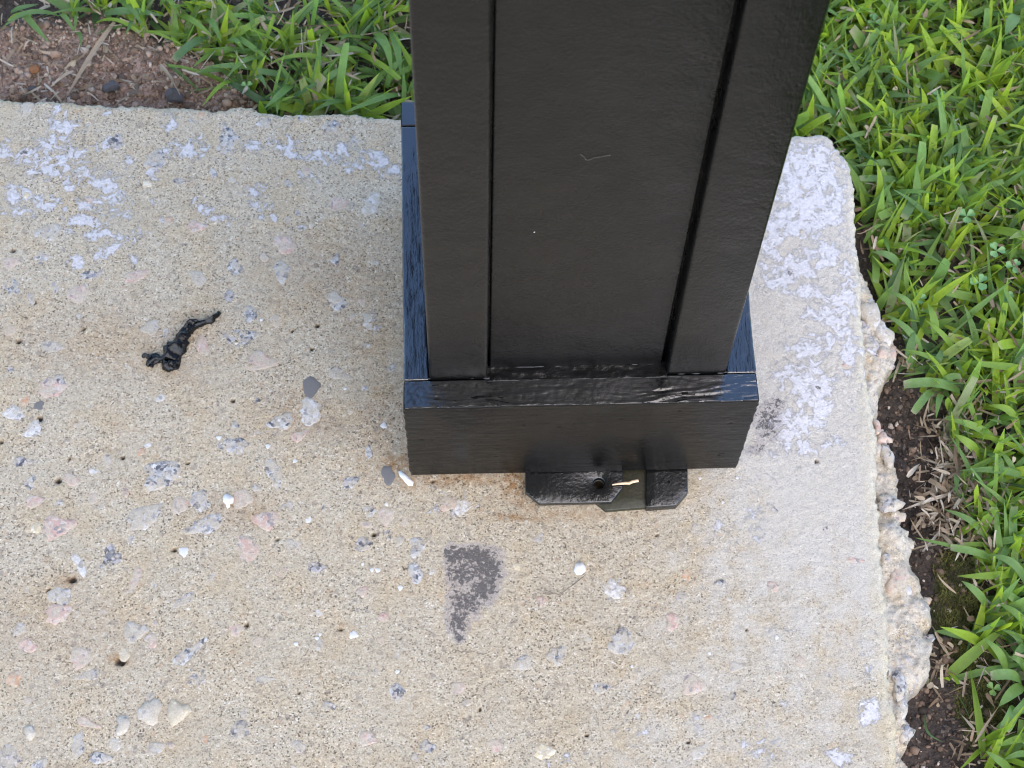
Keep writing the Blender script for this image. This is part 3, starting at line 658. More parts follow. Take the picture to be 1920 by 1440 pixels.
# ------------------------------------------------------------------ steel anchor plates under the collar
def plate(name, poly, z0, z1, hole=None, bev=.0006):
    P = np.array(poly); n = len(P)
    c = np.array(hole[:2]) if hole else P.mean(0)
    angs = list(np.arctan2(P[:, 1] - c[1], P[:, 0] - c[0]))
    angs += list(np.linspace(-np.pi, np.pi, 40, endpoint=False) + .013); angs = np.array(sorted(angs))
    out = []
    for a in angs:
        dx, dy = math.cos(a), math.sin(a); best = 1e9
        for (x0, y0), (x1, y1) in zip(P, np.roll(P, -1, 0)):
            ex, ey = x1 - x0, y1 - y0; den = dx * ey - dy * ex
            if abs(den) < 1e-12: continue
            t_ = ((x0 - c[0]) * ey - (y0 - c[1]) * ex) / den; u_ = ((x0 - c[0]) * dy - (y0 - c[1]) * dx) / den
            if t_ > 0 and -1e-6 <= u_ <= 1 + 1e-6: best = min(best, t_)
        out.append(best)
    out = np.array(out); dirs = np.stack([np.cos(angs), np.sin(angs)], 1); m = len(angs)
    hr = hole[2] if hole else .0006
    rings = []
    if hole: rings.append((np.full(m, hr), z0)); rings.append((np.full(m, hr), z1 - .0004)); rings.append((np.full(m, hr + .0005), z1))
    else: rings.append((np.full(m, hr), z1))
    rings.append((hr + (out - hr) * .5, z1)); rings.append((out - bev, z1)); rings.append((out - bev * .3, z1 - bev * .3)); rings.append((out, z1 - bev)); rings.append((out, z0))
    V = np.concatenate([np.column_stack([c + dirs * r_[:, None], np.full(m, z_)]) for r_, z_ in rings])
    F = []
    for k in range(len(rings) - 1):
        for i in range(m):
            j = (i + 1) % m; F.append((k * m + i, (k + 1) * m + i, (k + 1) * m + j, k * m + j))
    return mesh_np(name, V, np.array(F))
BL = (.05, .0, 0)
br = thing('anchor_bracket', 'black painted steel plates with a bolt hole sticking out beneath the collar', 'bracket', BL)
def pl(z, *pts): return [tuple(at(a, b, z)[:2]) for a, b in pts]
zt = .0074
P1 = pl(zt, (985, 922), (1012, 944), (1146, 941), (1168, 914), (1168, 850), (985, 850)); hc = at(1123, 906, zt)
obj('plate', local(plate('plate', P1, .0038, zt, (hc[0], hc[1], .0034)), BL), M['metal'], br)
P2 = pl(.0036, (1112, 938), (1136, 957), (1222, 950), (1222, 850), (1100, 850))
o = obj('plate', local(plate('plate', P2, .0001, .0036, (hc[0], hc[1], .003)), BL), M['olive_reflection'], br); o['label'] = 'lower black plate with a painted olive reflection'
P3 = pl(.0066, (1212, 951), (1268, 947), (1290, 922), (1289, 850), (1212, 850))
obj('plate', local(plate('plate', P3, .0002, .0066), BL), M['metal'], br)
# the slab pit below the bolt hole is coloured dark
sp = [at(a, b, z) for a, b, z in ((1148, 909, .0084), (1160, 907, .0088), (1172, 906, .0090), (1180, 906, .0090), (1186, 903, .0092), (1197, 901, .0094))]
m_ = tube('wood_splinter', sp, [.0004, .0007, .0009, .0010, .0010, .0009], 6); loc = tuple(sp[2])
tag(obj('wood_splinter', local(m_, loc), M['wood'], None, loc), 'pale wood splinter lying on the black anchor plates', 'splinter')

# ------------------------------------------------------------------ crumpled black scrap
def ribbon(spx, wid, lift, seed, nu=64, nv=12):
    P = np.array([at(a, b)[:2] for a, b in spx]); L = np.concatenate([[0], np.cumsum(np.hypot(*np.diff(P, axis=0).T))])
    u = np.linspace(0, L[-1], nu); C = np.stack([np.interp(u, L, P[:, 0]), np.interp(u, L, P[:, 1])], 1)
    for _ in range(2): C[1:-1] = (C[:-2] + 2 * C[1:-1] + C[2:]) / 4
    W = np.interp(u, L, np.array(wid) * PX); H = np.interp(u, L, lift)
    T = np.gradient(C, axis=0); T /= np.linalg.norm(T, axis=1, keepdims=True); N = np.stack([-T[:, 1], T[:, 0]], 1)
    v = np.linspace(-1, 1, nv)
    U, Vv = np.meshgrid(u, v, indexing='ij')
    jag = 1 + .38 * vn(U * 520, Vv * .4 + 9 * np.sign(Vv), seed) + .2 * vn(U * 1500, np.sign(Vv) * 7., seed + 1)
    off = Vv * W[:, None] * .5 * jag
    z = .0011 + H[:, None] * (1 - .8 * Vv**2) * (.75 + .5 * vn(U * 260, Vv * 1.6, seed + 2)) + .0016 * vn(U * 420, Vv * 2.6, seed + 3) * (W[:, None] / .008) + .0007 * vn(U * 900, Vv * 5, seed + 4)
    X = C[:, 0][:, None] + N[:, 0][:, None] * off + .0004 * vn(U * 600, Vv * 3, seed + 5); Y = C[:, 1][:, None] + N[:, 1][:, None] * off + .0004 * vn(U * 600, Vv * 3, seed + 6)
    V = np.stack([X, Y, np.maximum(z, .0005)], -1).reshape(-1, 3)
    Vb = V.copy(); Vb[:, 2] -= .0007
    F = gridfaces(nu, nv); n = len(V)
    rim = [i * nv for i in range(nu)] + [(nu - 1) * nv + j for j in range(1, nv)] + [i * nv + nv - 1 for i in range(nu - 2, -1, -1)] + [j for j in range(nv - 2, 0, -1)]
    R_ = np.array(rim); Rn = np.roll(R_, -1)
    return np.concatenate([V, Vb]), np.concatenate([F[:, ::-1], F + n, np.stack([R_, Rn, Rn + n, R_ + n], 1)])
rb = [ribbon([(276, 688), (284, 678), (294, 672), (303, 676), (318, 668), (331, 655), (345, 632), (356, 618), (372, 611), (388, 607), (400, 602), (407, 593), (412, 587)],
             [8, 12, 24, 8, 34, 40, 27, 18, 11, 9, 14, 11, 8], [.001, .002, .003, .002, .006, .006, .005, .005, .004, .003, .004, .004, .003], 90, 38, 7),
      ribbon([(345, 634), (350, 622), (358, 612), (366, 606), (373, 608)], [8, 16, 18, 14, 8], [.004, .006, .007, .006, .005], 120, 26, 8),
      ribbon([(300, 676), (290, 680), (283, 690)], [8, 9, 6], [.002, .002, .001], 130, 16, 6),
      ribbon([(306, 680), (316, 690), (330, 688), (338, 672)], [10, 20, 16, 8], [.004, .005, .005, .004], 140, 22, 8),
      ribbon([(284, 672), (272, 668), (267, 670)], [12, 8, 4], [.002, .002, .001], 150, 12, 6)]
Vs = []; Fs = []; n0 = 0
for v_, f_ in rb: Vs.append(v_); Fs.append(f_ + n0); n0 += len(v_)
loc = tuple(at(335, 650))
tag(obj('paint_scrap', local(mesh_np('paint_scrap', np.concatenate(Vs), np.concatenate(Fs), smooth=False), loc), M['scrap'], None, loc), 'twisted crumpled scrap of black paint skin lying on the slab', 'scrap')

# ------------------------------------------------------------------ loose flakes, twig
def flake(poly, th, seed, label):
    P = [at(a, b) for a, b in poly]; c = np.mean(P, 0); n = len(P); rg = np.random.default_rng(seed)
    V = [(c[0], c[1], .0009)] + [(p_[0], p_[1], .0008 + rg.uniform(-.0003, .0008)) for p_ in P]
    V += [(x, y, z - th) for x, y, z in V]
    F = [(0, 1 + i, 1 + (i + 1) % n) for i in range(n)] + [(n + 1, n + 2 + (i + 1) % n, n + 2 + i) for i in range(n)]
    for i in range(n):
        j = (i + 1) % n; F += [(1 + i, n + 2 + i, n + 2 + j), (1 + i, n + 2 + j, 1 + j)]
    V = [(x, y, max(z, .0001)) for x, y, z in V]
    # points run clockwise in the photo, so flip to face up
    loc = (c[0], c[1], 0); me = mesh_np('paint_flake', np.array(V), np.array(F)[:, ::-1], smooth=False)
    return tag(obj('paint_flake', local(me, loc), M['white'], None, loc), label, 'paint flake', 'white paint flakes on the slab')
flake([(419, 932), (424, 927), (434, 930), (439, 936), (437, 944), (431, 946), (432, 952), (426, 954), (423, 946), (418, 941)], .0007, 1, 'curled white paint flake among the stones on the left side of the slab')
flake([(1078, 1058), (1084, 1054), (1092, 1056), (1098, 1063), (1098, 1072), (1091, 1078), (1082, 1079), (1076, 1072)], .0008, 2, 'six sided white paint flake above the thin twig')
flake([(747, 885), (752, 883), (757, 889), (764, 894), (770, 899), (776, 905), (774, 911), (767, 912), (760, 906), (755, 899), (749, 893)], .0007, 3, 'long white paint flake by the near left corner of the collar')
flake([(1164, 1176), (1172, 1175), (1176, 1180), (1170, 1184)], .0005, 4, 'tiny white paint flake lying on bare concrete well right of the twig') if False else None

def tubes(name, lines, mat, label, cat, z=.0012):
    Vs = []; Fs = []; n0 = 0
    parts = []
    for pts, r_ in lines:
        me = tube(name, [at(a, b, z + (h if h else 0)) for a, b, h in pts], r_, 5)
        v = np.empty(len(me.vertices) * 3); me.vertices.foreach_get('co', v); f = np.empty(len(me.loops), np.int32); me.loops.foreach_get('vertex_index', f)
        Vs.append(v.reshape(-1, 3)); Fs.append(f.reshape(-1, 4) + n0); n0 += len(me.vertices); bpy.data.meshes.remove(me)
    V = np.concatenate(Vs); loc = (V[:, 0].mean(), V[:, 1].mean(), V[:, 2].min())
    return tag(obj(name, local(mesh_np(name, V, np.concatenate(Fs)), loc), mat, None, loc), label, cat)
tubes('twig', [([(1098, 1078, 0), (1090, 1084, .001), (1078, 1094, .0015), (1064, 1104, .001), (1054, 1112, .001), (1046, 1119, 0)], [.00018, .00025, .0003, .0003, .00025, .0002]),
               ([(1050, 1115, .0005), (1040, 1113, .001), (1028, 1114, .001), (1016, 1113, .0005), (1008, 1111, 0)], [.0003, .0003, .0003, .00025, .0002]),
               ([(1038, 1113, .001), (1030, 1109, .001), (1020, 1106, .0003)], [.0002, .0002, .00015])], M['bark'], 'thin brown forked twig lying on the concrete in front of the anchor plates', 'twig')
tubes('rootlet', [([(852, 1218, 0), (866, 1222, .001), (884, 1220, .001), (900, 1226, .0005), (914, 1224, 0)], .00016)], M['bark'], 'hair thin rootlet on the concrete just below the tar blot', 'rootlet')

# ------------------------------------------------------------------ blades
def blades(root, az, th0, bend, length, width, hue, tipdry, blunt, fold, twist, nseg=6):
    """many blades at once: arrays of n -> V, F, tint"""
    n = len(az); t_ = np.linspace(0, 1, nseg + 1)
    th = th0[:, None] + bend[:, None] * t_[None]**1.4
    ds = length[:, None] / nseg
    hx = np.concatenate([np.zeros((n, 1)), np.cumsum(np.sin((th[:, 1:] + th[:, :-1]) / 2) * ds, 1)], 1)
    hz = np.concatenate([np.zeros((n, 1)), np.cumsum(np.cos((th[:, 1:] + th[:, :-1]) / 2) * ds, 1)], 1)
    dx, dy = np.cos(az), np.sin(az)
    C = np.stack([root[:, :1] + dx[:, None] * hx, root[:, 1:2] + dy[:, None] * hx, root[:, 2:3] + hz], -1)
    tw = twist[:, None] * t_[None]
    side = np.stack([-dy[:, None] * np.cos(tw), dx[:, None] * np.cos(tw), np.sin(tw)], -1)
    tang = np.stack([dx[:, None] * np.sin(th), dy[:, None] * np.sin(th), np.cos(th)], -1)
    nrm = np.cross(tang, side)
    prof = np.where(blunt[:, None] > .5, np.clip(np.minimum(.62 + 1.6 * t_, 1), 0, 1) * np.where(t_ > .98, .82, 1), np.minimum(.55 + 1.9 * t_, 1) * np.clip(1 - t_**3.0, .035, 1)) 
    hw = width[:, None] * .5 * prof
    fo = fold[:, None] * hw
    Lf = C + side * hw[..., None] + nrm * fo[..., None]; Rt = C - side * hw[..., None] + nrm * fo[..., None]
    V = np.stack([Lf, C, Rt], 2)                       # n, seg+1, 3, 3
    base = (np.arange(n) * (nseg + 1) * 3)[:, None, None]
    i = np.arange(nseg)[None, :, None]; k = np.arange(2)[None, None, :]
    a = base + i * 3 + k
    F = np.stack([a, a + 1, a + 4, a + 3], -1).reshape(-1, 4)
    tint = np.zeros((n, nseg + 1, 3, 4)); tint[..., 0] = hue[:, None, None]
    tint[..., 1] = (tipdry[:, None] * np.clip((t_ - .72) / .28, 0, 1)[None])[..., None]
    tint[..., 2] = np.array([0, .5, 1])[None, None, :]; tint[..., 3] = t_[None, :, None]
    return V.reshape(-1, 3), F, tint.reshape(-1, 4)

def lawn_ok(x, y, lo=.5):
    """how much lawn grows at world x, y"""
    P = np.stack([x, y, np.full_like(x, SOIL)], -1); a, b = to_px(P)
    f = np.ones_like(x)
    f *= 1 - np.clip(dirt_mask(a, b) * (y > 0), 0, 1)
    f *= 1 - np.clip(gap_mask(a, b) * (x > 0), 0, 1) * .97
    f *= 1 - np.clip(moss_mask(a, b) * (x > 0), 0, 1) * .96
    off = np.minimum(poly_sd(x, y, SLAB), poly_sd(x, y, LP))
    return f * (off > .006)

def scatter(n, x0, x1, y0, y1, rg):
    x = rg.uniform(x0, x1, n); y = rg.uniform(y0, y1, n); k = rg.random(n) < lawn_ok(x, y)
    return x[k], y[k]

rg = np.random.default_rng(21)
xs, ys = [], []
for n, b in ((950, (-.52, .42, .17, .36)), (1450, (.16, .46, -.36, .36)), (4000, (-1.3, 1.3, .15, 1.3)), (3200, (.2, 1.3, -1.2, .3))):
    x, y = scatter(n, *b, rg); xs.append(x); ys.append(y)
x = np.concatenate(xs); y = np.concatenate(ys)
m = rg.integers(3, 7, len(x)); X0 = np.repeat(x, m); Y0 = np.repeat(y, m); hub = np.repeat(rg.uniform(0, 1, len(x)), m); az0 = np.repeat(rg.uniform(0, 6.28, len(x)), m)
n = len(X0)
az = az0 + rg.normal(0, 1.1, n) + np.where(rg.random(n) < .45, np.pi, 0)
root = np.stack([X0 + rg.normal(0, .003, n), Y0 + rg.normal(0, .003, n), SOIL + rg.uniform(-.003, .006, n)], 1)
up = rg.random(n) < .3
th0 = np.where(up, rg.uniform(.05, .5, n), rg.uniform(.5, 1.25, n)); bend = np.where(up, rg.uniform(.0, .5, n), rg.uniform(.1, .75, n))
length = rg.uniform(.016, .046, n) * np.where(up, .9, 1.15); width = rg.uniform(.0032, .0074, n) * np.where(rg.random(n) < .35, rg.uniform(.3, .65, n), 1)
hue = np.clip(rg.normal(.56, .24, n) + np.where(up, .25, 0) + (hub - .5) * .3, 0, 1)
# keep blades off the slab: turn those that would lie over it
tipx = root[:, 0] + np.cos(az) * length * .8; tipy = root[:, 1] + np.sin(az) * length * .8
on = np.minimum(poly_sd(tipx, tipy, SLAB), poly_sd(tipx, tipy, LP)) < .002
ta, tb = to_px(np.stack([tipx, tipy, np.full(n, SOIL + .01)], 1))
on |= (np.maximum(np.maximum(gap_mask(ta, tb), moss_mask(ta, tb)) * (tipx > 0), dirt_mask(ta, tb) * (tipy > 0)) > .5) & (rg.random(n) < .85)
az = np.where(on, az + np.pi, az)
V, F, T = blades(root, az, th0, bend, length, width, hue, rg.uniform(0, 1, n) * (rg.random(n) < .5), (rg.random(n) < .14).astype(float), rg.uniform(.1, .6, n), rg.normal(0, .7, n))
T4 = T.reshape(n, -1, 4); dead = rg.random(n) < .07; T4[dead, :, 1] = rg.uniform(.45, 1.0, dead.sum())[:, None]; T = T4.reshape(-1, 4)
V[:, 2] = np.maximum(V[:, 2], SOIL - .004)
tag(obj('grass', mesh_np('grass', V, F, attrs={'tint': T}), M['grass']), 'broad bladed green lawn grass growing around the slab', None, None, 'stuff')

# dead straw between the blades and along the bare earth
rg = np.random.default_rng(33)
def straw_pts(n, f):
    out = []
    for a, b, sa, sb, k in f:
        out.append(np.stack([rg.normal(a, sa, k), rg.normal(b, sb, k)], 1))
    return np.concatenate(out)
sp_ = straw_pts(0, [(1775, 760, 30, 30, 50), (1790, 840, 32, 35, 130), (1795, 900, 35, 35, 230), (1785, 950, 40, 30, 260), (1795, 1000, 40, 30, 140), (1690, 690, 16, 22, 22), (1760, 1240, 30, 40, 40), (1830, 1400, 30, 30, 40), (1850, 1180, 30, 60, 40),
                    (120, 110, 130, 40, 110), (60, 168, 80, 14, 50), (330, 150, 70, 30, 60), (200, 150, 120, 30, 60), (450, 60, 120, 40, 60), (620, 120, 80, 50, 90)])
P = at(sp_[:, 0], sp_[:, 1], SOIL + .004)
n2 = 24000; x, y = scatter(n2, -.6, .6, -.4, .6, rg)
P = np.concatenate([P, np.stack([x, y, np.full(len(x), SOIL)], 1)]); 
off = np.minimum(poly_sd(P[:, 0], P[:, 1], SLAB), poly_sd(P[:, 0], P[:, 1], LP)); P = P[off > .004]; n = len(P)
P[:, 2] = SOIL + rg.uniform(.002, .013, n) + .012 * (rg.random(n) < .25) * (np.arange(n) > 400)
V, F, T = blades(P, rg.uniform(0, 6.28, n), rg.uniform(1.25, 1.75, n), rg.normal(0, .9, n), rg.lognormal(-4.8, .5, n).clip(.003, .026), rg.lognormal(-6.65, .45, n).clip(.0006, .0032), rg.uniform(.05, 1, n), np.zeros(n), (rg.random(n) < .6).astype(float), rg.uniform(.1, .6, n), rg.normal(0, 1.4, n), 4)
tag(obj('dead_grass', mesh_np('dead_grass', V, F, attrs={'tint': T}), M['straw']), 'dry straw coloured grass clippings between the blades and on the earth', None, None, 'stuff')

# soil crumbs
ico = bmesh.new(); bmesh.ops.create_icosphere(ico, subdivisions=1, radius=1); IV = np.array([v.co[:] for v in ico.verts]); IF = np.array([[v.index for v in f.verts] for f in ico.faces]); ico.free()
rg = np.random.default_rng(44)
a = np.concatenate([rg.uniform(-20, 560, 5200), rg.uniform(1600, 1900, 3600)]); b = np.concatenate([rg.uniform(25, 235, 5200), rg.uniform(560, 1480, 3600)])
k = np.where(a < 900, dirt_mask(a, b), np.maximum(gap_mask(a, b), .8 * moss_mask(a, b))) > rg.random(len(a)) * .9
a, b = a[k], b[k]; n = len(a); red = a < 900
C = at(a, b, SOIL); C[:, 2] = SOIL + fbm(C[:, 0] * 60, C[:, 1] * 60, 1, 4) * .0045 + np.where(red, .006, 0) + .0004
sz = rg.lognormal(-7.2, .6, n).clip(.0003, .0034)
dv = IV[None] * (sz[:, None] * rg.uniform(.6, 1.3, (n, 3)).reshape(n, 3))[:, None] * rg.uniform(.75, 1.2, (n, len(IV), 1))
V = (C[:, None] + dv).reshape(-1, 3); F = (IF[None] + (np.arange(n) * len(IV))[:, None, None]).reshape(-1, 3)
hue = np.where(red, rg.uniform(.3, .85, n), rg.uniform(0, .5, n)); hue = np.where(rg.random(n) < .05, 1, hue)
T = np.zeros((n, len(IV), 4)); T[..., 0] = hue[:, None]
tag(obj('soil_crumbs', mesh_np('soil_crumbs', V, F, attrs={'tint': T.reshape(-1, 4)}), M['crumb']), 'small crumbs and grit on the bare earth', None, None, 'stuff')

# moss
rg = np.random.default_rng(55); a = rg.uniform(1700, 1925, 26000); b = rg.uniform(1000, 1450, 26000); k = moss_mask(a, b) > rg.random(len(a)); a, b = a[k], b[k]
P = at(a, b, SOIL + .001); off = poly_sd(P[:, 0], P[:, 1], LP); P = P[off > .003]; n = len(P)
cl = fbm(P[:, 0] * 120, P[:, 1] * 120, 56, 2); P[:, 2] = SOIL + cl * .002 + fbm(P[:, 0] * 60, P[:, 1] * 60, 1, 4) * .0045
V, F, T = blades(P, rg.uniform(0, 6.28, n), rg.uniform(.1, .9, n), rg.uniform(0, .6, n), rg.uniform(.0015, .0045, n), rg.uniform(.0003, .0007, n), np.clip(.45 + cl * .5 + rg.normal(0, .22, n), 0, 1), np.zeros(n), np.zeros(n), np.full(n, .2), np.zeros(n), 2)
tag(obj('moss', mesh_np('moss', V, F, attrs={'tint': T}), M['moss']), 'dark olive moss cushion beside the broken slab edge', None, None, 'stuff')

# ------------------------------------------------------------------ single plants
def leaf_mesh(p0, p1, wpx, z0, z1, arch, hue, blunt, fold=.3, nseg=8, tipdry=0., sag=0.):
    A = at(*p0, z0); B = at(*p1, z1); t_ = np.linspace(0, 1, nseg + 1)
    C = A[None] * (1 - t_)[:, None] + B[None] * t_[:, None]; C[:, 2] += arch * np.sin(np.pi * t_**.85)
    d_ = (B - A)[:2]; d_ /= np.hypot(*d_) + 1e-9; side = np.array([-d_[1], d_[0], 0.])
    C[:, :2] += (side[:2] * sag)[None] * (np.sin(np.pi * t_))[:, None]
    pr = (np.minimum(.6 + 1.7 * t_, 1) * (np.where(t_ > .98, .8, 1) if blunt else np.clip(1 - t_**3.2, .03, 1)))
    hw = wpx * PX * .5 * pr
    V = np.stack([C + side * hw[:, None] + np.array([0, 0, 1.]) * (fold * hw)[:, None], C, C - side * hw[:, None] + np.array([0, 0, 1.]) * (fold * hw)[:, None]], 1)
    i = np.arange(nseg)[:, None]; k = np.arange(2)[None]; a_ = i * 3 + k
    F = np.stack([a_, a_ + 1, a_ + 4, a_ + 3], -1).reshape(-1, 4)
    T = np.zeros((nseg + 1, 3, 4)); T[..., 0] = hue; T[..., 1] = (tipdry * np.clip((t_ - .75) / .25, 0, 1))[:, None]; T[..., 2] = [0, .5, 1]; T[..., 3] = t_[:, None]
    return mesh_np('leaf', V.reshape(-1, 3), F, attrs={'tint': T.reshape(-1, 4)})
rl = random.Random(3)
def tuft(label, base, leaves, name='grass_tuft', cat='grass tuft', group='grass tufts beside the slab', mat='grass'):
    loc = tuple(at(*base, SOIL))
    th_ = thing(name, label, cat, loc, group)
    for L in leaves:
        (p0, p1, wpx), rest = L[:3], list(L[3:]) 
        hue = rest[0] if len(rest) > 0 else rl.uniform(.3, .6); blunt = rest[1] if len(rest) > 1 else 0; zz = rest[2] if len(rest) > 2 else (-.022, -.012)
        me = leaf_mesh(p0, p1, wpx, zz[0], zz[1], rl.uniform(.003, .008), hue, blunt, rl.uniform(.15, .4), tipdry=.8 if blunt else .15, sag=rl.uniform(-.003, .003))
        obj('leaf', local(me, loc), M[mat], th_)
    return th_
up_ = (-.03, -.002)
tuft('grass tuft at the far left whose leaves hang down over the red dirt', (60, 25), [((39, 22), (92, 80), 15, .5), ((107, 28), (2, 54), 14, .35), ((20, 24), (72, 8), 13, .3), ((60, 30), (12, 40), 10, .7), ((110, 30), (140, 62), 12, .45), ((140, 60), (152, 88), 10, .4), ((145, 30), (140, 62), 8, .5)])
tuft('grass runner with a broad flat leaf reaching along the top of the red dirt', (250, 20), [((195, 27), (306, 30), 20, .3, 0), ((219, 0), (268, 52), 14, .42), ((180, 43), (262, 62), 9, .75, 1), ((262, 62), (346, 87), 8, .72, 0), ((248, 42), (234, 68), 9, .3), ((300, 10), (350, -20), 16, .5)])
tuft('grass tuft with one wide blunt grey green leaf lying on the dirt', (380, 60), [((391, 72), (327, 114), 19, .22, 1), ((308, -4), (337, 30), 13, .6), ((335, 30), (400, 72), 14, .62), ((385, 35), (415, 80), 14, .5), ((350, 20), (420, -5), 16, .5), ((420, 80), (460, 100), 12, .45)])
tuft('grass tuft leaning over the far slab edge left of the post', (470, 120), [((445, 152), (379, 200), 11, .75, 0, (-.026, -.006)), ((478, 131), (384, 127), 15, .4), ((505, 110), (425, 146), 14, .45), ((440, 70), (510, 116), 14, .55), ((629, 121), (503, 119), 13, .72), ((550, 158), (495, 204), 18, .5, 0, (-.024, -.004)), ((545, 165), (520, 215), 12, .6, 0, (-.024, -.004)), ((470, 150), (500, 168), 12, .35)])
tuft('grass tuft between the far slab edge and the left side of the post', (690, 150), [((754, 178), (641, 213), 15, .48, 0, (-.022, -.003)), ((690, 99), (616, 94), 14, .55), ((650, 190), (585, 210), 12, .45), ((600, 160), (655, 120), 16, .4), ((700, 60), (735, 140), 18, .55), ((740, 120), (700, 70), 16, .4), ((735, 60), (752, 140), 18, .5), ((668, 120), (600, 75), 13, .6), ((725, 165), (760, 110), 15, .42)])
tuft('bright upright grass blades standing beyond the chipped slab corner', (1660, 250), [((1713, 342), (1664, 269), 15, .9), ((1659, 250), (1645, 186), 14, .95, 0, up_), ((1717, 246), (1727, 164), 15, .92, 0, up_), ((1634, 408), (1643, 303), 14, .85, 0, up_), ((1676, 410), (1650, 328), 12, .5), ((1590, 240), (1555, 160), 14, .5), ((1620, 195), (1655, 100), 12, .85)])
tuft('grey green grass leaves lying low to the right of the slab corner', (1710, 420), [((1727, 363), (1694, 410), 19, .2, 1), ((1692, 508), (1633, 472), 19, .35, 0), ((1690, 310), (1600, 312), 16, .4), ((1620, 455), (1660, 420), 10, .55), ((1816, 378), (1765, 293), 17, .28), ((1690, 340), (1612, 335), 15, .3, 1), ((1650, 250), (1560, 270), 13, .45), ((1720, 230), (1810, 150), 11, .78)])
tuft('fan of grass blades over the widest bulge of the broken edge', (1720, 610), [((1753, 638), (1739, 568), 17, .6), ((1722, 602), (1662, 546), 14, .5), ((1728, 660), (1660, 590), 16, .45), ((1790, 660), (1735, 600), 13, .7), ((1700, 545), (1705, 480), 10, .55), ((1705, 690), (1716, 620), 18, .3)])
tuft('grass tuft with a broad blunt leaf pointing at the collar across dark earth', (1790, 735), [((1800, 736), (1694, 722), 20, .45, 1), ((1755, 730), (1802, 706), 14, .48, 1), ((1745, 700), (1766, 655), 16, .2), ((1925, 694), (1802, 677), 17, .66), ((1830, 790), (1812, 715), 11, .6), ((1750, 735), (1712, 775), 15, .4, 1), ((1765, 740), (1755, 785), 13, .4), ((1770, 690), (1690, 655), 12, .6)])
tuft('pair of glossy pointed grass leaves above the heap of straw', (1850, 830), [((1872, 832), (1770, 785), 18, .62), ((1837, 855), (1789, 814), 20, .72), ((1912, 803), (1853, 760), 18, .7), ((1840, 850), (1880, 900), 16, .4), ((1925, 897), (1800, 882), 16, .45), ((1800, 880), (1795, 925), 12, .35), ((1905, 900), (1870, 840), 12, .45)])
tuft('rosette of grass blades at the right edge beside the straw heap', (1866, 1035), [((1862, 1050), (1782, 1027), 15, .5, 1), ((1900, 1077), (1795, 1080), 16, .72), ((1850, 1010), (1770, 955), 14, .42), ((1878, 1060), (1868, 940), 13, .5), ((1905, 1040), (1902, 950), 16, .4, 1), ((1925, 1100), (1848, 1040), 18, .4), ((1860, 1020), (1925, 1000), 14, .45), ((1850, 1137), (1803, 1089), 17, .5), ((1800, 1030), (1715, 1008), 8, .5), ((1875, 985), (1838, 930), 11, .75), ((1925, 1140), (1870, 1090), 17, .48)])
tuft('low grass tuft behind the moss at the lower right', (1885, 1180), [((1889, 1168), (1828, 1188), 12, .4), ((1887, 1258), (1843, 1196), 16, .55), ((1930, 1190), (1870, 1130), 16, .55), ((1920, 1225), (1875, 1180), 13, .3), ((1925, 1210), (1895, 1240), 15, .4)])
tuft('wide bladed grass tuft hanging over the moss cushion', (1912, 1285), [((1918, 1286), (1872, 1325), 22, .5), ((1915, 1278), (1857, 1268), 20, .42, 1), ((1903, 1326), (1883, 1370), 22, .45, 1), ((1930, 1310), (1890, 1345), 20, .4), ((1925, 1260), (1890, 1230), 15, .5)])
tuft('grass blades in the lower right corner beyond the dark earth', (1890, 1430), [((1895, 1445), (1848, 1408), 16, .55), ((1925, 1385), (1870, 1400), 14, .6), ((1930, 1420), (1880, 1425), 13, .45), ((1860, 1380), (1890, 1362), 10, .5)])

# clippings on the earth
def single(name, p0, p1, wpx, z, mat, hue, label, cat, arch=.002, sag=0, fold=.5):
    me = leaf_mesh(p0, p1, wpx, z, z, arch, hue, 0, fold, 10, sag=sag); loc = tuple(at(*p0, z))
    me.name = name
    return tag(obj(name, local(me, loc), M[mat], None, loc), label, cat)
single('dry_stalk', (215, 42), (122, 186), 12, SOIL + .013, 'straw', .55, 'long grey dry grass stalk slanting across the red dirt', 'stalk')
single('dry_grass', (138, 134), (94, 164), 8, SOIL + .012, 'straw', .85, 'short pale dry blade on red dirt near the long stalk', 'dry blade')
single('cut_stalk', (312, 120), (378, 174), 8, SOIL + .013, 'grass', .3, 'thick dark green cut stem lying on the dirt by the dark pebble', 'stem', .001, 0, .9)
single('grass_clipping', (1735, 1340), (1770, 1392), 5, SOIL + .006, 'grass', .15, 'thin curled grass clipping on dark earth by the lower slab edge', 'clipping', .004, -.006)
single('straw_stick', (1782, 926), (1692, 956), 7, SOIL + .014, 'straw', .9, 'pale straw stick pointing at the broken slab edge', 'straw', .001)

# pebbles and litter
def lump(name, px_, r, z, mat, label, cat, seed, flat=.7, group=None):
    rg = np.random.default_rng(seed); bm = bmesh.new(); bmesh.ops.create_icosphere(bm, subdivisions=2, radius=1)
    for v in bm.verts:
        n_ = v.co.normalized(); f_ = 1 + .16 * math.sin(3.1 * n_.x + seed) + .14 * math.cos(3.7 * n_.y - seed * 2) + rg.uniform(-.07, .07)
        v.co = n_ * f_; v.co.z *= flat
    me = bpy.data.meshes.new(name); bm.to_mesh(me); bm.free()
    c = at(*px_, z); o = obj(name, me, mat, None, c, (0, 0, seed)); o.scale = (r * PX,) * 3
    return tag(o, label, cat, group)
G_ = 'pebbles on the red dirt'
lump('pebble', (326, 181), 18, SOIL + .010, M['pebble'], 'rounded dark grey pebble against the far slab edge', 'pebble', 1, .8, G_)
lump('pebble', (208, 163), 16, SOIL + .009, M['pebble'], 'half buried dark pebble in the middle of the red dirt', 'pebble', 2, .7, G_)
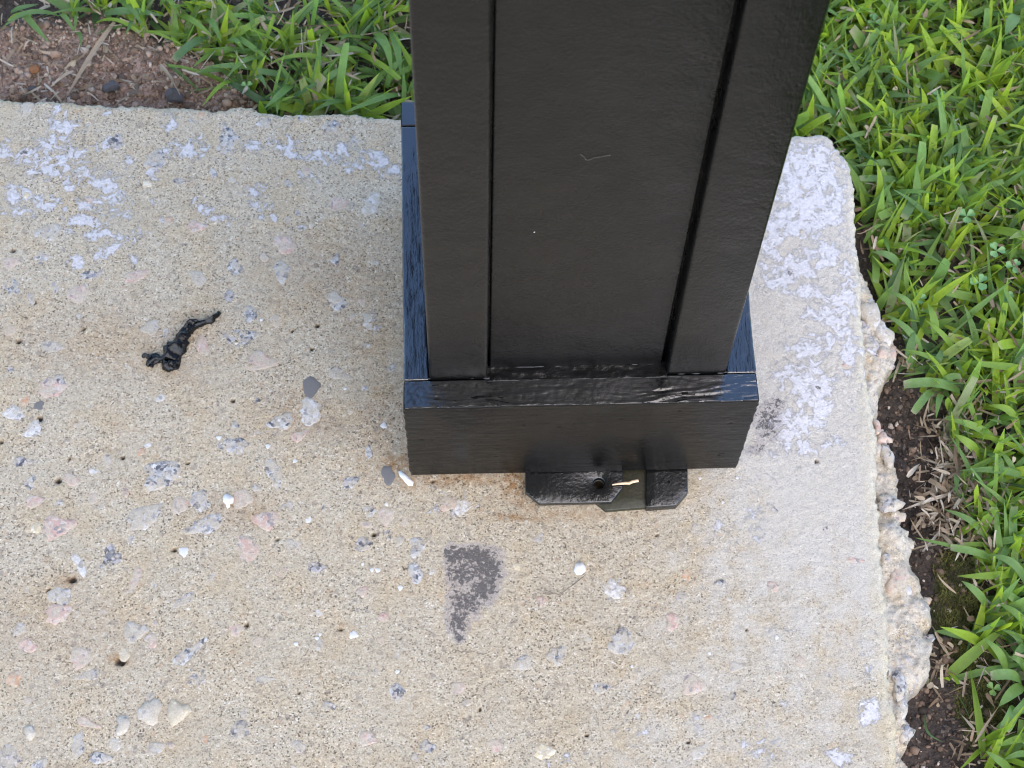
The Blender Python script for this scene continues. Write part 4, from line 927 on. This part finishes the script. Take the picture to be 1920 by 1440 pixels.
lump('pebble', (60, 168), 9, SOIL + .009, M['pebble'], 'small bluish dark pebble at the left of the red dirt', 'pebble', 3, .8, G_)
lump('pebble', (176, 101), 6, SOIL + .009, M['pebble_pale'], 'tiny round pale pebble beside the long dry stalk', 'pebble', 4, .8, G_)
lump('pebble', (171, 168), 7, SOIL + .009, M['pebble_pale'], 'small buff pebble close to the slab edge left of the half buried one', 'pebble', 6, .8, G_)
lump('pebble', (1670, 800), 6, SOIL + .006, M['pebble_pale'], 'tiny pale grit pebble on the dark earth by the slab side', 'pebble', 7, .8, 'pebbles on the dark earth')
lump('dead_leaf', (65, 129), 15, SOIL + .011, M['dryleaf'], 'curled rust brown dead leaf on the red dirt', 'leaf', 8, .45).scale.y *= .6

# clover
def clover(px_, rpx, z, hue, label, ang):
    c = at(*px_, z); loc = (c[0], c[1], SOIL); t3 = thing('clover', label, 'clover', loc, 'clovers among the grass')
    obj('stem', local(tube('stem', [(c[0] + .004, c[1] + .003, SOIL), (c[0] + .002, c[1] + .001, (z + SOIL) / 2), (c[0], c[1], z)], .0006, 5), loc), M['clover_stem'], t3)
    for k in range(3):
        a0 = ang + k * 2.094; n = 11; V = [(0, 0, 0, 0)]
        for i in range(n):
            u = -1 + 2 * i / (n - 1); w_ = u * 1.15
            r_ = rpx * PX * 1.45 * (math.cos(w_ * .9)**.55) * (1 - .16 * math.exp(-(u / .16)**2))
            V.append((r_ * math.cos(a0 + w_ * .62), r_ * math.sin(a0 + w_ * .62), .0009 * (1 - abs(u)) + .0016 * abs(u), 1.))
            V.append((.55 * r_ * math.cos(a0 + w_ * .62), .55 * r_ * math.sin(a0 + w_ * .62), .0001 + .0008 * abs(u), .8 * (abs(u) < .7)))
        V = np.array(V); F = []
        for i in range(n - 1):
            o_, m_2 = 1 + 2 * i, 2 + 2 * i
            F += [(0, m_2, m_2 + 2), (m_2, o_, o_ + 2), (m_2, o_ + 2, m_2 + 2)]
        T = np.zeros((len(V), 4)); T[:, 0] = hue + rl.uniform(-.1, .1); T[:, 1] = V[:, 3] * .6
        me = mesh_np('leaf', V[:, :3] + np.array([c[0], c[1], z]), np.array(F)[:, ::-1] if False else np.array(F), attrs={'tint': T})
        o = obj('leaf', local(me, loc), M['clover'], t3)
t = NT('clover_stem'); M['clover_stem'] = t.fin((.10, .19, .06), .5)
for a in (((1812, 405), 13, -.012, .5, 'clover with round leaflets level with the chipped slab corner', .4), ((1697, 372), 9, -.018, .3, 'small clover tucked beside the broad blunt leaf near the slab corner', 1.2), ((1868, 470), 13, -.012, .55, 'pale clover at the right edge above the middle of the frame', 2.0),
          ((1836, 530), 14, -.012, .6, 'large clover standing above the fan of blades', .9), ((1885, 555), 11, -.016, .4, 'clover at the right edge just below the large clover', .1), ((1640, 40), 13, -.012, .35, 'clover at the top of the lawn next to the post', 1.7),
          ((1790, 60), 15, -.014, .3, 'dark clover in the top lawn midway between post and right edge', .5), ((1760, 180), 11, -.016, .35, 'clover half hidden by blades beyond the slab corner', 2.4), ((1900, 500), 12, -.013, .5, 'clover touching the right edge of the frame beside the pale one', 2.9),
          ((1850, 185), 12, -.012, .45, 'clover in the upper lawn under the light cut leaf', 1.1), ((1725, 560), 9, -.018, .3, 'tiny clover by the widest bulge of the broken edge', .3), ((463, 162), 9, -.018, .55, 'bright little clover behind the far slab edge', .6),
          ((1862, 1292), 10, -.030, .95, 'wilted yellow green clover seedling on the moss', .2)):
    clover(*a)
single('cut_leaf', (1905, 28), (1885, 66), 26, -.004, 'grass', .30, 'broad pale cut leaf at the top right of the lawn', 'leaf', .002, 0, .1)
